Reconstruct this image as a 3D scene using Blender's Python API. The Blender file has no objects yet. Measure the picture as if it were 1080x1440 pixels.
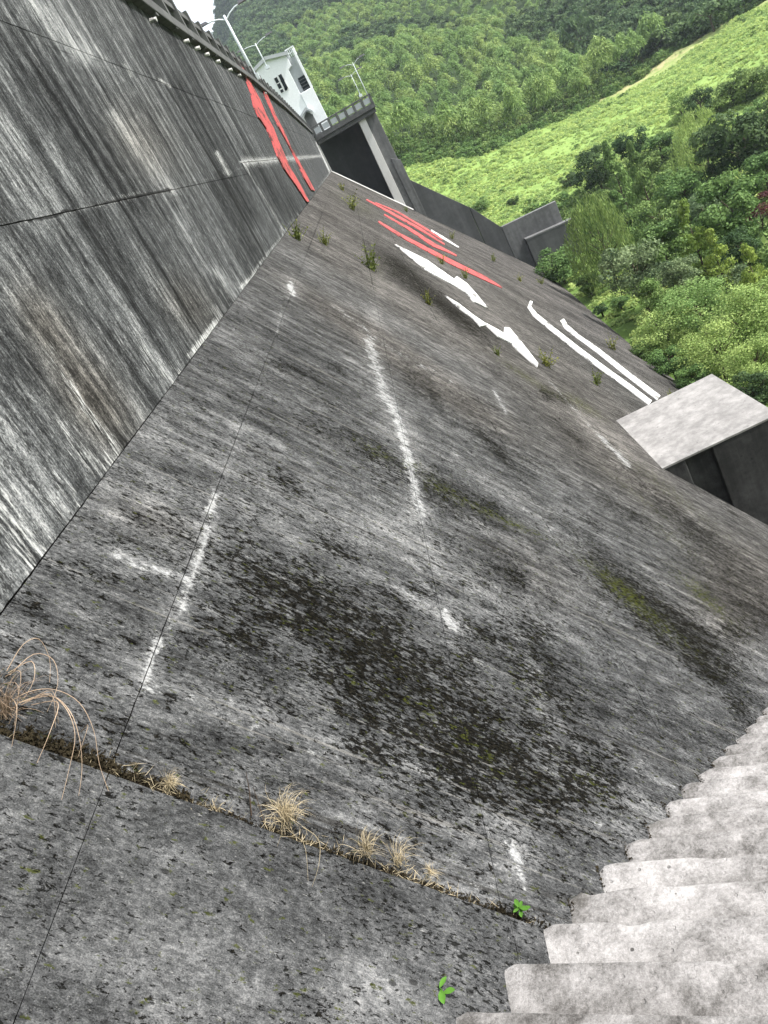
import bpy, math, random
import numpy as np
from mathutils import Matrix, Vector, noise as mnoise
random.seed(7); rng = np.random.default_rng(7)
SC = bpy.context.scene
COL = SC.collection

# ---------------------------------------------------------------- camera
F, PX, PY = 1110., 540., 720.                      # focal length and centre, for a 1080 x 1440 frame
VPX = np.array([485., 216.])                       # where the lines along the dam run together
_X = np.array([VPX[0]-PX, VPX[1]-PY, F]); _X /= np.linalg.norm(_X)
_u = np.cross(_X, [0, 0, 1.]); _u /= np.linalg.norm(_u); _v = np.cross(_X, _u)
_N = math.cos(1.1903)*_u + math.sin(1.1903)*_v
if _N[1] < 0: _N = -_N
_Y = np.cross(_N, _X)
if _Y[0] < 0: _Y = -_Y
R = np.stack([_Y, _X, -_N])                        # world: x downstream, y along the dam, z up
cam = bpy.data.cameras.new('camera'); camo = bpy.data.objects.new('camera', cam); COL.objects.link(camo)
cam.sensor_fit = 'VERTICAL'; cam.sensor_height = 24; cam.lens = 24*F/1440
cam.clip_start = 0.05; cam.clip_end = 5000
_r, _up, _b = R@np.array([1, 0, 0]), R@np.array([0, -1, 0]), R@np.array([0, 0, -1])
camo.matrix_world = Matrix([[_r[i], _up[i], _b[i], 0] for i in range(3)] + [[0, 0, 0, 1]])
SC.camera = camo

# ---------------------------------------------------------------- sky, sun, exposure
SUN_EL, SUN_AZ = math.radians(50), math.radians(98)   # azimuth clockwise from +y (along the dam) towards +x (downstream)
W_ = bpy.data.worlds.new('World'); SC.world = W_; W_.use_nodes = True
nt = W_.node_tree; nt.nodes.clear()
sky = nt.nodes.new('ShaderNodeTexSky'); sky.sky_type = 'NISHITA'; sky.sun_disc = False
sky.sun_elevation = SUN_EL; sky.sun_rotation = SUN_AZ; sky.dust_density = 5.0; sky.air_density = 1.0; sky.ozone_density = 1.0
bg = nt.nodes.new('ShaderNodeBackground'); bg.inputs['Strength'].default_value = 0.15
ow = nt.nodes.new('ShaderNodeOutputWorld')
tcw = nt.nodes.new('ShaderNodeTexCoord'); cln = nt.nodes.new('ShaderNodeTexNoise'); cln.inputs['Scale'].default_value = 2.2; cln.inputs['Detail'].default_value = 6
nt.links.new(tcw.outputs['Generated'], cln.inputs['Vector'])
cmr = nt.nodes.new('ShaderNodeMapRange'); nt.links.new(cln.outputs['Fac'], cmr.inputs[0])
for i_, v_ in ((1, .35), (2, .6), (3, .5), (4, .85)): cmr.inputs[i_].default_value = v_
cmx = nt.nodes.new('ShaderNodeMix'); cmx.data_type = 'RGBA'; nt.links.new(cmr.outputs[0], cmx.inputs[0]); nt.links.new(sky.outputs[0], cmx.inputs[6]); cmx.inputs[7].default_value = (5.6, 5.8, 6.1, 1)   # thin bright cloud all over the sky
nt.links.new(cmx.outputs[2], bg.inputs[0]); nt.links.new(bg.outputs[0], ow.inputs[0])
sl_ = bpy.data.lights.new('sun', 'SUN'); sl_.energy = 3.7; sl_.angle = math.radians(1.0); sl_.color = (1, .975, .94)
so = bpy.data.objects.new('sun', sl_); COL.objects.link(so)
sd = Vector((math.sin(SUN_AZ)*math.cos(SUN_EL), math.cos(SUN_AZ)*math.cos(SUN_EL), math.sin(SUN_EL)))
so.rotation_euler = sd.to_track_quat('Z', 'Y').to_euler(); so.location = (40, 40, 80)
SC.view_settings.view_transform = 'Standard'; SC.view_settings.look = 'None'
SC.view_settings.exposure = 1.12; SC.view_settings.gamma = 1.0; SC.view_settings.use_curve_mapping = False

# ---------------------------------------------------------------- geometry of the dam: surfaces and points on them
JZ = -0.828                                        # height of the line where wall and slope meet, at x = -2
def phy(y): return np.radians(33.9 + 5.0*np.clip((np.asarray(y, float)-12)/74., 0, 1))
def S3(y, dn, off=0.0):                            # point of the slope: y along the dam, dn metres down the face
    p = phy(y); s, c = np.sin(p), np.cos(p)
    return np.stack([-2+s*dn+c*off, np.asarray(y, float)+0*dn, JZ-c*dn+s*off], -1)
def W(p): return R@np.array([p[0]-PX, p[1]-PY, F])
def ony(p, y): v = W(p); return v*y/v[1]
def onx(p, x=-2.0): v = W(p); return v*x/v[0]
def pixn(P):
    c = P@R; z = np.where(c[..., 2] > 0.05, c[..., 2], np.nan)
    return np.stack([PX+F*c[..., 0]/z, PY+F*c[..., 1]/z], -1)
def ons(p):                                        # pixel direction -> (y, dn) on the slope
    v = W(p); v = v/v[1]
    ys = np.concatenate([np.arange(.5, 30, .1), np.arange(30, 200, .5)])
    g = v[2]*ys-(JZ-(v[0]*ys+2)/np.tan(phy(ys)))
    i = np.nonzero(g[:-1]*g[1:] <= 0)[0]; i = i[0] if len(i) else len(ys)-2
    y = ys[i]+(ys[i+1]-ys[i])*g[i]/(g[i]-g[i+1])
    return y, (v[0]*y+2)/math.sin(phy(y))

# ---------------------------------------------------------------- object helpers
def link(o, parent=None, label=None, cat=None, group=None, kind=None):
    COL.objects.link(o)
    if parent is not None: o.parent = parent
    for k, v in (('label', label), ('category', cat), ('group', group), ('kind', kind)):
        if v: o[k] = v
    return o
def empty(name, loc=(0, 0, 0), rz=0., **kw):
    o = bpy.data.objects.new(name, None); o.location = loc; o.rotation_euler = (0, 0, rz); o.empty_display_size = .3
    return link(o, **kw)
def mesh_np(name, V, Fc, mat=None, smooth=False):  # Fc: (n,4) or (n,3) array
    V = np.asarray(V, np.float32).reshape(-1, 3); Fc = np.asarray(Fc, np.int32)
    m = bpy.data.meshes.new(name); n, k = Fc.shape
    m.vertices.add(len(V)); m.vertices.foreach_set('co', V.ravel())
    m.loops.add(n*k); m.loops.foreach_set('vertex_index', Fc.ravel())
    m.polygons.add(n); m.polygons.foreach_set('loop_start', np.arange(0, n*k, k, dtype=np.int32))
    m.polygons.foreach_set('loop_total', np.full(n, k, np.int32))
    m.polygons.foreach_set('use_smooth', np.full(n, smooth, bool))
    if mat: m.materials.append(mat)
    m.update(calc_edges=True); m.validate()
    return m
class MB:                                          # collects solids; build() links them as ONE mesh object
    def __init__(s): s.v = []; s.f = []
    def poly(s, pts, faces):
        b = len(s.v); s.v += [tuple(map(float, p)) for p in pts]; s.f += [tuple(b+i for i in f) for f in faces]; return s
    def box(s, x0, x1, y0, y1, z0, z1):
        return s.poly([(x0, y0, z0), (x1, y0, z0), (x1, y1, z0), (x0, y1, z0), (x0, y0, z1), (x1, y0, z1), (x1, y1, z1), (x0, y1, z1)],
                      [(3, 2, 1, 0), (4, 5, 6, 7), (0, 1, 5, 4), (1, 2, 6, 5), (2, 3, 7, 6), (3, 0, 4, 7)])
    def prism_y(s, xz, y0, y1):                    # polygon in xz (counter-clockwise seen from -y) extruded along y
        n = len(xz)
        return s.poly([(x, y0, z) for x, z in xz]+[(x, y1, z) for x, z in xz],
                      [tuple(range(n)), tuple(range(2*n-1, n-1, -1))]+[((i+1) % n, i, n+i, n+(i+1) % n) for i in range(n)])
    def tube(s, pts, r, k=6, r1=None):
        pts = [Vector(p) for p in pts]; n = len(pts); b = len(s.v)
        for i, p in enumerate(pts):
            t = (pts[min(i+1, n-1)]-pts[max(i-1, 0)]).normalized()
            a = t.cross(Vector((0, 0, 1)));  a = a if a.length > .05 else t.cross(Vector((1, 0, 0)))
            a.normalize(); c = t.cross(a); rr = r if r1 is None else r+(r1-r)*i/(n-1)
            for j in range(k):
                an = 2*math.pi*j/k; s.v.append(tuple(p+(a*math.cos(an)+c*math.sin(an))*rr))
        for i in range(n-1):
            for j in range(k): s.f.append((b+i*k+j, b+i*k+(j+1) % k, b+(i+1)*k+(j+1) % k, b+(i+1)*k+j))
        s.f.append(tuple(b+j for j in range(k))[::-1]); s.f.append(tuple(b+(n-1)*k+j for j in range(k)))
        return s
    def mesh(s, name, mat, smooth=False):
        m = bpy.data.meshes.new(name); m.from_pydata(s.v, [], s.f); m.materials.append(mat)
        if smooth:
            for p in m.polygons: p.use_smooth = True
        m.update(); return m
    def build(s, name, mat, parent=None, bevel=0, smooth=False, **kw):
        o = bpy.data.objects.new(name, s.mesh(name, mat, smooth))
        if bevel:
            b = o.modifiers.new('bevel', 'BEVEL'); b.width = bevel; b.segments = 2; b.limit_method = 'ANGLE'
        return link(o, parent=parent, **kw)
def copy_tree(o, parent=None):
    c = o.copy(); COL.objects.link(c); c.parent = parent
    for ch in [x for x in list(COL.objects) if x.parent == o]: copy_tree(ch, c)
    return c

# ---------------------------------------------------------------- materials
class NG:                                          # tiny node-graph writer
    def __init__(s, name):
        s.m = bpy.data.materials.new(name); s.m.use_nodes = True; s.t = s.m.node_tree; s.t.nodes.clear()
        s.out = s.n('ShaderNodeOutputMaterial'); s.b = s.n('ShaderNodeBsdfPrincipled'); s.l(s.b.outputs[0], s.out.inputs[0])
        s.b.inputs['Specular IOR Level'].default_value = .12
    def n(s, t): return s.t.nodes.new(t)
    def l(s, a, b): s.t.links.new(a, b)
    def put(s, sock, v):
        if hasattr(v, 'is_output'): s.l(v, sock)
        else: sock.default_value = v
    def math(s, op, a, b=0., clamp=False):
        q = s.n('ShaderNodeMath'); q.operation = op; q.use_clamp = clamp; s.put(q.inputs[0], a); s.put(q.inputs[1], b); return q.outputs[0]
    def add(s, a, b): return s.math('ADD', a, b)
    def mul(s, a, b): return s.math('MULTIPLY', a, b)
    def uv(s): return s.n('ShaderNodeTexCoord').outputs['UV']
    def obj(s): return s.n('ShaderNodeTexCoord').outputs['Object']
    def geo(s): return s.n('ShaderNodeNewGeometry').outputs['Position']
    def scale(s, v, xyz, loc=(0, 0, 0)):
        q = s.n('ShaderNodeMapping'); s.l(v, q.inputs[0]); q.inputs['Scale'].default_value = xyz; q.inputs['Location'].default_value = loc; return q.outputs[0]
    def noise(s, v, sc=1., det=4., rough=.55, dist=0.):
        q = s.n('ShaderNodeTexNoise'); s.l(v, q.inputs['Vector']); q.inputs['Scale'].default_value = sc; q.inputs['Detail'].default_value = det
        q.inputs['Roughness'].default_value = rough; q.inputs['Distortion'].default_value = dist; return q.outputs['Fac']
    def voro(s, v, sc=1., feat='F1'):
        q = s.n('ShaderNodeTexVoronoi'); s.l(v, q.inputs['Vector']); q.inputs['Scale'].default_value = sc; q.feature = feat; return q.outputs['Distance']
    def ss(s, x, a, b, lo=0., hi=1.):              # smoothstep
        q = s.n('ShaderNodeMapRange'); q.interpolation_type = 'SMOOTHSTEP'; s.put(q.inputs[0], x)
        for i, v in enumerate((a, b, lo, hi)): s.put(q.inputs[i+1], v)
        return q.outputs[0]
    def ramp(s, x, stops):
        q = s.n('ShaderNodeValToRGB'); s.l(x, q.inputs[0]); e = q.color_ramp.elements
        while len(e) < len(stops): e.new(.5)
        for i, (p, c) in enumerate(stops): e[i].position = p; e[i].color = (*c, 1) if len(c) == 3 else c
        return q.outputs[0]
    def mix(s, f, a, b, mode='MIX'):
        q = s.n('ShaderNodeMix'); q.data_type = 'RGBA'; q.blend_type = mode; s.put(q.inputs[0], f)
        for i, v in ((6, a), (7, b)): s.put(q.inputs[i], (*v, 1) if isinstance(v, tuple) and len(v) == 3 else v)
        return q.outputs[2]
    def attr(s, name):
        q = s.n('ShaderNodeAttribute'); q.attribute_name = name; z = s.n('ShaderNodeSeparateColor'); s.l(q.outputs['Color'], z.inputs[0]); return z.outputs
    def bump(s, h, dist, st=1.):
        q = s.n('ShaderNodeBump'); s.l(h, q.inputs['Height']); q.inputs['Distance'].default_value = dist; q.inputs['Strength'].default_value = st
        s.l(q.outputs[0], s.b.inputs['Normal'])
    def done(s, col, rough=.9):
        s.put(s.b.inputs['Base Color'], (*col, 1) if isinstance(col, tuple) and len(col) == 3 else col); s.put(s.b.inputs['Roughness'], rough); return s.m
G = lambda v, t=0.: (v*(1+t), v, v*(1-t))

def mat_slope(iso=False):
    g = NG('mottled_slope_concrete' if iso else 'weathered_slope_concrete'); u = g.uv(); a = g.attr('stain'); b = g.attr('stain2')
    big = g.noise(g.scale(u, (.35, .22, 1)), 1, 5, .6)
    streak = g.noise(g.scale(u, (1.8, 1.3, 1) if iso else (4.5, .8, 1)), 1, 6, .65, .25)
    streak2 = g.noise(g.scale(u, (16, 12, 1) if iso else (21, 4.6, 1), (3, 7, 0)), 1, 5, .7, .2)
    mid = g.noise(g.scale(u, (7, 4, 1)), 1, 7, .68)
    fine = g.noise(g.scale(u, (75, 38, 1)), 1, 6, .72)
    grit = g.noise(g.scale(u, (240, 170, 1)), 1, 4, .7)
    cc = lambda x, k: g.mul(g.add(x, -.5), k)
    v = g.add(cc(big, .6), g.add(cc(streak, .30 if iso else .65), g.add(cc(mid, .55 if iso else .75), g.add(cc(fine, .9 if iso else 1.1), g.add(cc(streak2, .5 if iso else .65), g.add(cc(grit, .8), .62 if iso else .585))))))
    v = g.add(v, g.mul(b[1], .16))
    v = g.add(v, g.mul(a[0], -.07))
    base = g.ramp(v, [(.12, G(.006)), (.34, G(.018, -.045)), (.50, G(.044, -.05)), (.64, G(.082, -.045)), (.80, G(.155, -.035)), (1, G(.30, -.02))])
    # brown, iron-tinged film
    base = g.mix(g.math('MULTIPLY', b[0], .5), base, (1.05, .86, .70), 'MULTIPLY')
    # black lichen crust in ragged flakes, and moss inside the darkest patches
    fl = g.add(g.mul(g.noise(g.scale(u, (36, 17, 1)), 1, 6, .76, .35), .72), g.mul(g.noise(g.scale(u, (7, 3.0, 1), (1, 6, 0)), 1, 5, .7, .3), .28))
    fl = g.add(fl, g.mul(g.math('MINIMUM', a[0], 1.0), .086))
    lich = g.ss(fl, .560 if not iso else .59, .578 if not iso else .61)
    bl = g.ss(g.noise(g.scale(u, (17, .22, 1), (2, 8, 0)), 1, 3, .6, .1), .60, .66)
    if not iso: base = g.mix(g.mul(bl, .55), base, (.018, .016, .013))
    bl2 = g.ss(g.noise(g.scale(u, (24, .3, 1), (6, 3, 0)), 1, 3, .6, .1), .62, .67)
    if not iso: base = g.mix(g.mul(bl2, .4), base, (.22, .21, .195))
    base = g.mix(g.mul(lich, .93), base, g.ramp(fine, [(.42, (.0012, .001, .0008)), (.58, (.008, .007, .0045)), (.68, (.03, .027, .018))]))
    ms = g.ss(g.add(g.noise(g.scale(u, (30, 15, 1), (9, 2, 0)), 1, 5, .7), g.mul(g.math('MINIMUM', a[2], 1.0), .13)), .60, .66)
    base = g.mix(g.mul(ms, .85), base, g.ramp(fine, [(.3, (.014, .018, .004)), (.7, (.07, .078, .016))]))
    pit = g.ss(g.add(g.noise(g.scale(u, (62, 30, 1), (8, 1, 0)), 1, 4, .7, .4), cc(g.noise(g.scale(u, (2.2, 1.2, 1), (5, 9, 0)), 1, 3, .6), .35)), .60, .635)
    base = g.mix(g.mul(pit, .85), base, (.006, .006, .005))
    # scattered dark dots and pale flecks
    dots = g.ss(g.add(g.voro(g.scale(u, (8, 6, 1)), 1), g.mul(g.noise(g.scale(u, (40, 30, 1)), 1, 3), .14)), .14, .18, 1, 0)
    keep = g.ss(g.noise(g.scale(u, (.9, .9, 1), (4, 4, 0)), 1, 2), .42, .6)
    base = g.mix(g.mul(dots, g.mul(keep, .75)), base, (.018, .018, .018))
    fleck = g.ss(g.noise(g.scale(u, (70, 26, 1), (2, 5, 0)), 1, 5, .75), .63, .66)
    base = g.mix(g.mul(fleck, .6), base, (.30, .295, .285))
    # lime run out of joints
    w = g.ss(g.add(g.mul(a[1], .66), g.add(cc(g.noise(g.scale(u, (34, 20, 1)), 1, 8, .78), 1.7), cc(g.noise(g.scale(u, (7, 5, 1), (3, 3, 0)), 1, 4, .6), 1.1))), .34, .60)
    base = g.mix(g.mul(w, .92), base, g.ramp(fine, [(.35, (.20, .205, .21)), (.7, (.48, .48, .475))]))
    ck = g.ss(g.add(g.mul(b[2], .8), g.add(cc(fine, 1.6), cc(mid, 1.3))), .40, .58)
    base = g.mix(g.mul(ck, .85), base, (.006, .005, .004))
    g.b.inputs['Specular IOR Level'].default_value = .01
    h = g.add(g.mul(mid, .5), g.add(g.mul(fine, .45), g.add(g.mul(lich, -.25), g.add(g.mul(streak2, .3), g.mul(grit, .25)))))
    g.bump(g.add(h, g.mul(pit, -.3)), .016, 1.)
    return g.done(base, .93)
def mat_wall():
    g = NG('streaked_wall_concrete'); u = g.uv(); a = g.attr('stain'); b = g.attr('stain2')
    big = g.noise(g.scale(u, (.5, .25, 1)), 1, 4, .6)
    s1 = g.noise(g.scale(u, (3.0, .16, 1)), 1, 5, .6, .15)
    s2 = g.noise(g.scale(u, (11, .35, 1), (3, 1, 0)), 1, 5, .65, .15)
    s3 = g.noise(g.scale(u, (34, 3.2, 1), (5, 1, 0)), 1, 6, .7, .2)
    mid = g.noise(g.scale(u, (14, 7, 1)), 1, 7, .75); fine = g.noise(g.scale(u, (90, 60, 1)), 1, 6, .75)
    cc = lambda x, k: g.mul(g.add(x, -.5), k)
    v = g.add(cc(s1, .85), g.add(cc(s2, .68), g.add(cc(s3, .9), g.add(cc(mid, 1.0), g.add(cc(fine, 1.3), g.add(cc(big, .4), .525))))))
    v = g.add(v, g.add(g.mul(b[1], .34), g.mul(a[0], -.20)))
    base = g.ramp(v, [(.10, G(.006)), (.33, G(.019, -.04)), (.50, G(.048, -.04)), (.66, G(.10, -.03)), (.84, G(.23, -.02)), (1, G(.40, 0))])
    pit = g.ss(g.add(g.noise(g.scale(u, (48, 20, 1), (8, 1, 0)), 1, 5, .75, .4), g.add(cc(g.noise(g.scale(u, (5, 1.4, 1), (5, 9, 0)), 1, 4, .65), .5), cc(s2, -.25))), .56, .60)
    base = g.mix(g.mul(pit, .7), base, (.012, .012, .012))
    flk = g.ss(g.add(g.noise(g.scale(u, (60, 22, 1), (1, 4, 0)), 1, 6, .78), cc(s1, .3)), .60, .65)
    base = g.mix(g.mul(flk, .45), base, (.27, .27, .265))
    base = g.mix(g.math('MULTIPLY', b[0], .7), base, (1.1, .93, .75), 'MULTIPLY')
    w = g.ss(g.add(g.mul(a[1], .78), g.add(cc(g.noise(g.scale(u, (34, 8, 1)), 1, 8, .78), 1.6), cc(s3, 1.6))), .36, .72)
    base = g.mix(g.mul(w, .9), base, g.ramp(fine, [(.3, (.34, .345, .35)), (.7, (.60, .60, .59))]))
    ms = g.ss(g.add(g.noise(g.scale(u, (20, 8, 1), (9, 2, 0)), 1, 6, .7), g.mul(a[2], .45)), .66, .8)
    base = g.mix(g.mul(ms, .9), base, (.016, .019, .009))
    ck = g.ss(g.add(b[2], g.mul(g.add(fine, -.5), .9)), .42, .62)
    base = g.mix(g.mul(ck, .85), base, (.012, .012, .012))
    g.bump(g.add(g.mul(mid, .5), g.add(g.mul(fine, .5), g.mul(s3, .3))), .009, .7)
    g.b.inputs['Specular IOR Level'].default_value = .03
    return g.done(base, .92)
def mat_conc(name, lo, mi, hi, sc=1., tint=.02, streak=True, dirt=.5, vec='geo'):
    g = NG(name); p = g.geo() if vec == 'geo' else g.obj()
    big = g.noise(g.scale(p, (.8*sc,)*3), 1, 5, .6); mid = g.noise(g.scale(p, (5*sc,)*3), 1, 8, .68); fine = g.noise(g.scale(p, (60*sc,)*3), 1, 6, .72)
    st = g.noise(g.scale(p, (5*sc, 5*sc, .3*sc)), 1, 5, .65) if streak else g.noise(g.scale(p, (2.2*sc, 2.2*sc, 2.2*sc), (7, 3, 1)), 1, 6, .65)
    v = g.add(g.mul(big, .3), g.add(g.mul(mid, .3), g.add(g.mul(fine, .16), g.mul(st, .3))))
    c = g.ramp(v, [(.30, G(lo, tint)), (.50, G(mi, tint)), (.68, G(hi, tint))])
    sp = g.ss(g.noise(g.scale(p, (11*sc,)*3, (4, 4, 4)), 1, 6, .75), .60, .68)
    c = g.mix(g.mul(sp, dirt), c, G(lo*.45, tint))
    g.bump(g.add(g.mul(mid, .6), g.mul(fine, .5)), .008/sc**.5, .7)
    return g.done(c, .9)
def plain(name, col, rough=.6, var=.15, metal=0.):
    g = NG(name); n = g.noise(g.scale(g.geo(), (6, 6, 6)), 1, 4, .6)
    g.b.inputs['Metallic'].default_value = metal
    return g.done(g.ramp(n, [(.3, tuple(c*(1-var) for c in col)), (.7, tuple(min(1, c*(1+var)) for c in col))]), rough)
def mat_leaf(name, dark, light, transl=.3, hue=.0):
    g = NG(name); a = g.attr('leafv'); oi = g.n('ShaderNodeObjectInfo').outputs['Random']
    v = g.add(g.mul(a[0], .8), g.mul(oi, .2))
    c = g.ramp(v, [(.1, dark), (.9, light)])
    hs = g.n('ShaderNodeHueSaturation'); g.l(c, hs.inputs['Color']); g.l(g.ss(oi, 0, 1, .485, .52), hs.inputs['Hue']); g.l(g.ss(oi, 0, 1, 1.2, .8), hs.inputs['Value'])
    c = hs.outputs[0]
    g.done(c, .65)
    tr = g.n('ShaderNodeBsdfTranslucent'); g.l(c, tr.inputs[0]); mx = g.n('ShaderNodeMixShader'); mx.inputs[0].default_value = transl
    g.l(g.b.outputs[0], mx.inputs[1]); g.l(tr.outputs[0], mx.inputs[2]); g.l(mx.outputs[0], g.out.inputs[0])
    return g.m
def mat_ground():
    g = NG('valley_ground'); p = g.geo()
    n = g.noise(g.scale(p, (.08,)*3), 1, 6, .6); m = g.noise(g.scale(p, (.7,)*3), 1, 6, .7)
    a = g.attr('cover')                            # r: vine meadow, g: dry grass, b: woodland floor
    c = g.ramp(g.add(g.mul(n, .4), g.mul(m, .6)), [(.35, (.05, .085, .018)), (.65, (.10, .165, .036))])
    vine = g.ramp(g.add(g.mul(n, .35), g.mul(m, .65)), [(.34, (.12, .19, .045)), (.66, (.21, .30, .085))])
    c = g.mix(a[0], c, vine)
    c = g.mix(g.mul(a[1], g.ss(m, .35, .6)), c, (.36, .31, .17))
    c = g.mix(a[2], c, (.022, .038, .012))
    g.bump(m, .25, .6)
    return g.done(c, .95)
def mat_step():
    g = NG('worn_pale_step_concrete'); p = g.geo(); u = g.uv(); oi = g.n('ShaderNodeObjectInfo').outputs['Random']
    cc = lambda x, k: g.mul(g.add(x, -.5), k)
    big = g.noise(g.scale(p, (2.2, 2.2, 2.2)), 1, 5, .6); mid = g.noise(g.scale(p, (9, 9, 9)), 1, 8, .7); fine = g.noise(g.scale(p, (70, 70, 70)), 1, 6, .75); grit = g.noise(g.scale(p, (260,)*3), 1, 4, .7)
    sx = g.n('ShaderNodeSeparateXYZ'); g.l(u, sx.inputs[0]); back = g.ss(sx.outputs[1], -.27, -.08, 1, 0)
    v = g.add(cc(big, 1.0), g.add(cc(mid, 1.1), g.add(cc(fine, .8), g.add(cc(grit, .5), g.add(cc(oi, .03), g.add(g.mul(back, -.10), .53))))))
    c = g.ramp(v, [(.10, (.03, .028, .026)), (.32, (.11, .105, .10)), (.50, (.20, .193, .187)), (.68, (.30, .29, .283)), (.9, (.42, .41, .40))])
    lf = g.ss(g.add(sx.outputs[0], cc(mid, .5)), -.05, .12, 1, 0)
    c = g.mix(g.mul(lf, .55), c, (.07, .066, .058))  # contact shade at the left ends of the steps, painted into the colour
    pit = g.ss(g.voro(g.scale(p, (16,)*3), 1), .10, .15, 1, 0); keep = g.ss(big, .60, .66)
    c = g.mix(g.mul(g.mul(pit, keep), .8), c, (.03, .028, .025))
    cr = g.ss(g.math('ABSOLUTE', g.add(g.noise(g.scale(p, (1.3,)*3, (3, 3, 3)), 1, 6, .65), -.5)), .0, .0025, 1, 0)
    c = g.mix(g.mul(cr, .4), c, (.05, .048, .045))
    g.bump(g.add(g.mul(mid, .7), g.add(g.mul(fine, .5), g.mul(pit, -.3))), .012, .9)
    return g.done(c, .9)
def mat_paint(name, col, under):
    g = NG(name); p = g.geo(); n1 = g.noise(g.scale(p, (2.2, 1.0, 2.2)), 1, 7, .75); n2 = g.noise(g.scale(p, (22, 10, 22)), 1, 6, .75)
    w = g.ss(g.add(g.mul(n1, .75), g.mul(n2, .25)), .515, .56)
    c = g.mix(g.mul(n2, .5), col, tuple(c_*.7 for c_ in col)); c = g.mix(g.mul(w, .85), c, under)
    g.bump(n2, .01, .6); return g.done(c, .85)
M = dict(
    slope=mat_slope(), slope0=mat_slope(True), wall=mat_wall(),
    back=plain('joint_dirt', (.014, .013, .011), .95),
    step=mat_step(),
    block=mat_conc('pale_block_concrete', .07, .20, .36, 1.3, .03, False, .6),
    blockside=mat_conc('stained_shaded_block_side_concrete', .014, .032, .075, .9, .0, True, .6),  # stains, plus the shade of the near side painted into the albedo
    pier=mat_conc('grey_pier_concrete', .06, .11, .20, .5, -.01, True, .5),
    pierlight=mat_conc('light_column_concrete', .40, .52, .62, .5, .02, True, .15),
    chute=mat_conc('dark_chute_wall_concrete', .045, .075, .12, .35, -.02, True, .35),
    cope=mat_conc('mossy_crest_concrete', .045, .085, .15, .8, -.01, True, .6),
    white=plain('white_wall_paint', (.78, .80, .82), .7, .05), whitegrey=plain('light_grey_render', (.42, .44, .46), .7, .06),
    metal=plain('galvanised_pole', (.62, .66, .70), .4, .08), darkmetal=plain('dark_lamp_housing', (.10, .10, .11), .4),
    glass=plain('dark_window_pane', (.02, .025, .03), .12, .3), frame=plain('white_window_frame', (.7, .7, .7), .6, .05),
    red=mat_paint('faded_red_paint', (.42, .085, .085), (.05, .035, .032)), paint=mat_paint('white_marking_paint', (.68, .68, .66), (.045, .043, .04)),
    bark=plain('tree_bark', (.07, .055, .04), .95, .4), straw=plain('dry_straw', (.40, .335, .22), .9, .35), straw2=plain('reddish_dry_stalk', (.33, .245, .175), .9, .4),
    moss=plain('moss_and_soil', (.020, .016, .009), .98, .7), sprout=plain('fresh_sprout_leaf', (.065, .16, .022), .7, .25), twig=plain('dead_twig', (.035, .025, .018), .9),
)

# ---------------------------------------------------------------- stains of the dam face (masks stored on the surface)
def seg_d(P, a, b):
    a = np.array(a, float); b = np.array(b, float); d = b-a; t = np.clip(((P-a)@d)/(d@d), 0, 1); return np.linalg.norm(P-(a+t[..., None]*d), axis=-1)
def lines(P, L):
    m = np.zeros(P.shape[:-1])
    for pts, w, amp in L:
        d = np.min([seg_d(P, pts[i], pts[i+1]) for i in range(len(pts)-1)], axis=0)
        m = np.maximum(m, amp*np.exp(-(d/w)**2))
    return m
def blobs(P, L):
    m = np.zeros(P.shape[:-1])
    for cx, cy, rx, ry, an, amp in L:
        c, s = math.cos(math.radians(an)), math.sin(math.radians(an)); dx, dy = P[..., 0]-cx, P[..., 1]-cy
        e = ((dx*c+dy*s)/rx)**2+((-dx*s+dy*c)/ry)**2
        m = m+amp*np.exp(-e)
    return m
SL_DARK = [(390, 830, 120, 52, 26, .95), (330, 890, 60, 30, 28, .5), (520, 900, 110, 48, 32, .9), (480, 960, 80, 30, 32, .5), (600, 1030, 100, 60, 38, 1.1), (545, 990, 60, 40, 35, .6),
           (700, 1070, 70, 70, 50, 1.0), (830, 1100, 55, 50, 45, 1.1), (740, 900, 50, 40, 50, .8), (780, 980, 60, 40, 45, .6), (900, 850, 95, 26, 38, 1.1), (980, 905, 80, 30, 45, .9), (1010, 800, 90, 30, 40, .5),
           (590, 1130, 40, 25, 30, .3), (640, 700, 100, 20, 28, .8), (520, 635, 80, 18, 28, .6), (820, 760, 90, 14, 38, .4), (600, 410, 60, 13, 35, .9), (655, 455, 55, 13, 38, .8), (560, 375, 40, 14, 30, .7), (660, 800, 80, 40, 30, .35),
           (700, 620, 160, 12, 30, .4), (240, 730, 80, 25, 20, .4), (400, 515, 30, 7, 25, .8), (950, 720, 130, 14, 38, .7), (880, 590, 20, 8, 45, .6), (540, 1090, 30, 14, 20, .3),
           (760, 1130, 40, 40, 0, .7), (650, 940, 40, 60, -20, .6), (1060, 880, 40, 60, 40, .5), (50, 855, 20, 15, 0, .9), (700, 525, 90, 8, 33, .5), (100, 790, 60, 18, 25, .3), (630, 545, 120, 12, 33, .4)]
_rr = np.random.default_rng(21)
for _ in range(46):
    _x, _y = _rr.uniform(250, 1060), _rr.uniform(330, 1150)
    if _y > 330+(_x-430)*.62 and _y < 1180+(_x-600)*-.35: SL_DARK.append((_x, _y, _rr.uniform(14, 46), _rr.uniform(4, 13), _rr.uniform(26, 42), _rr.uniform(.5, 1.1)))
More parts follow.
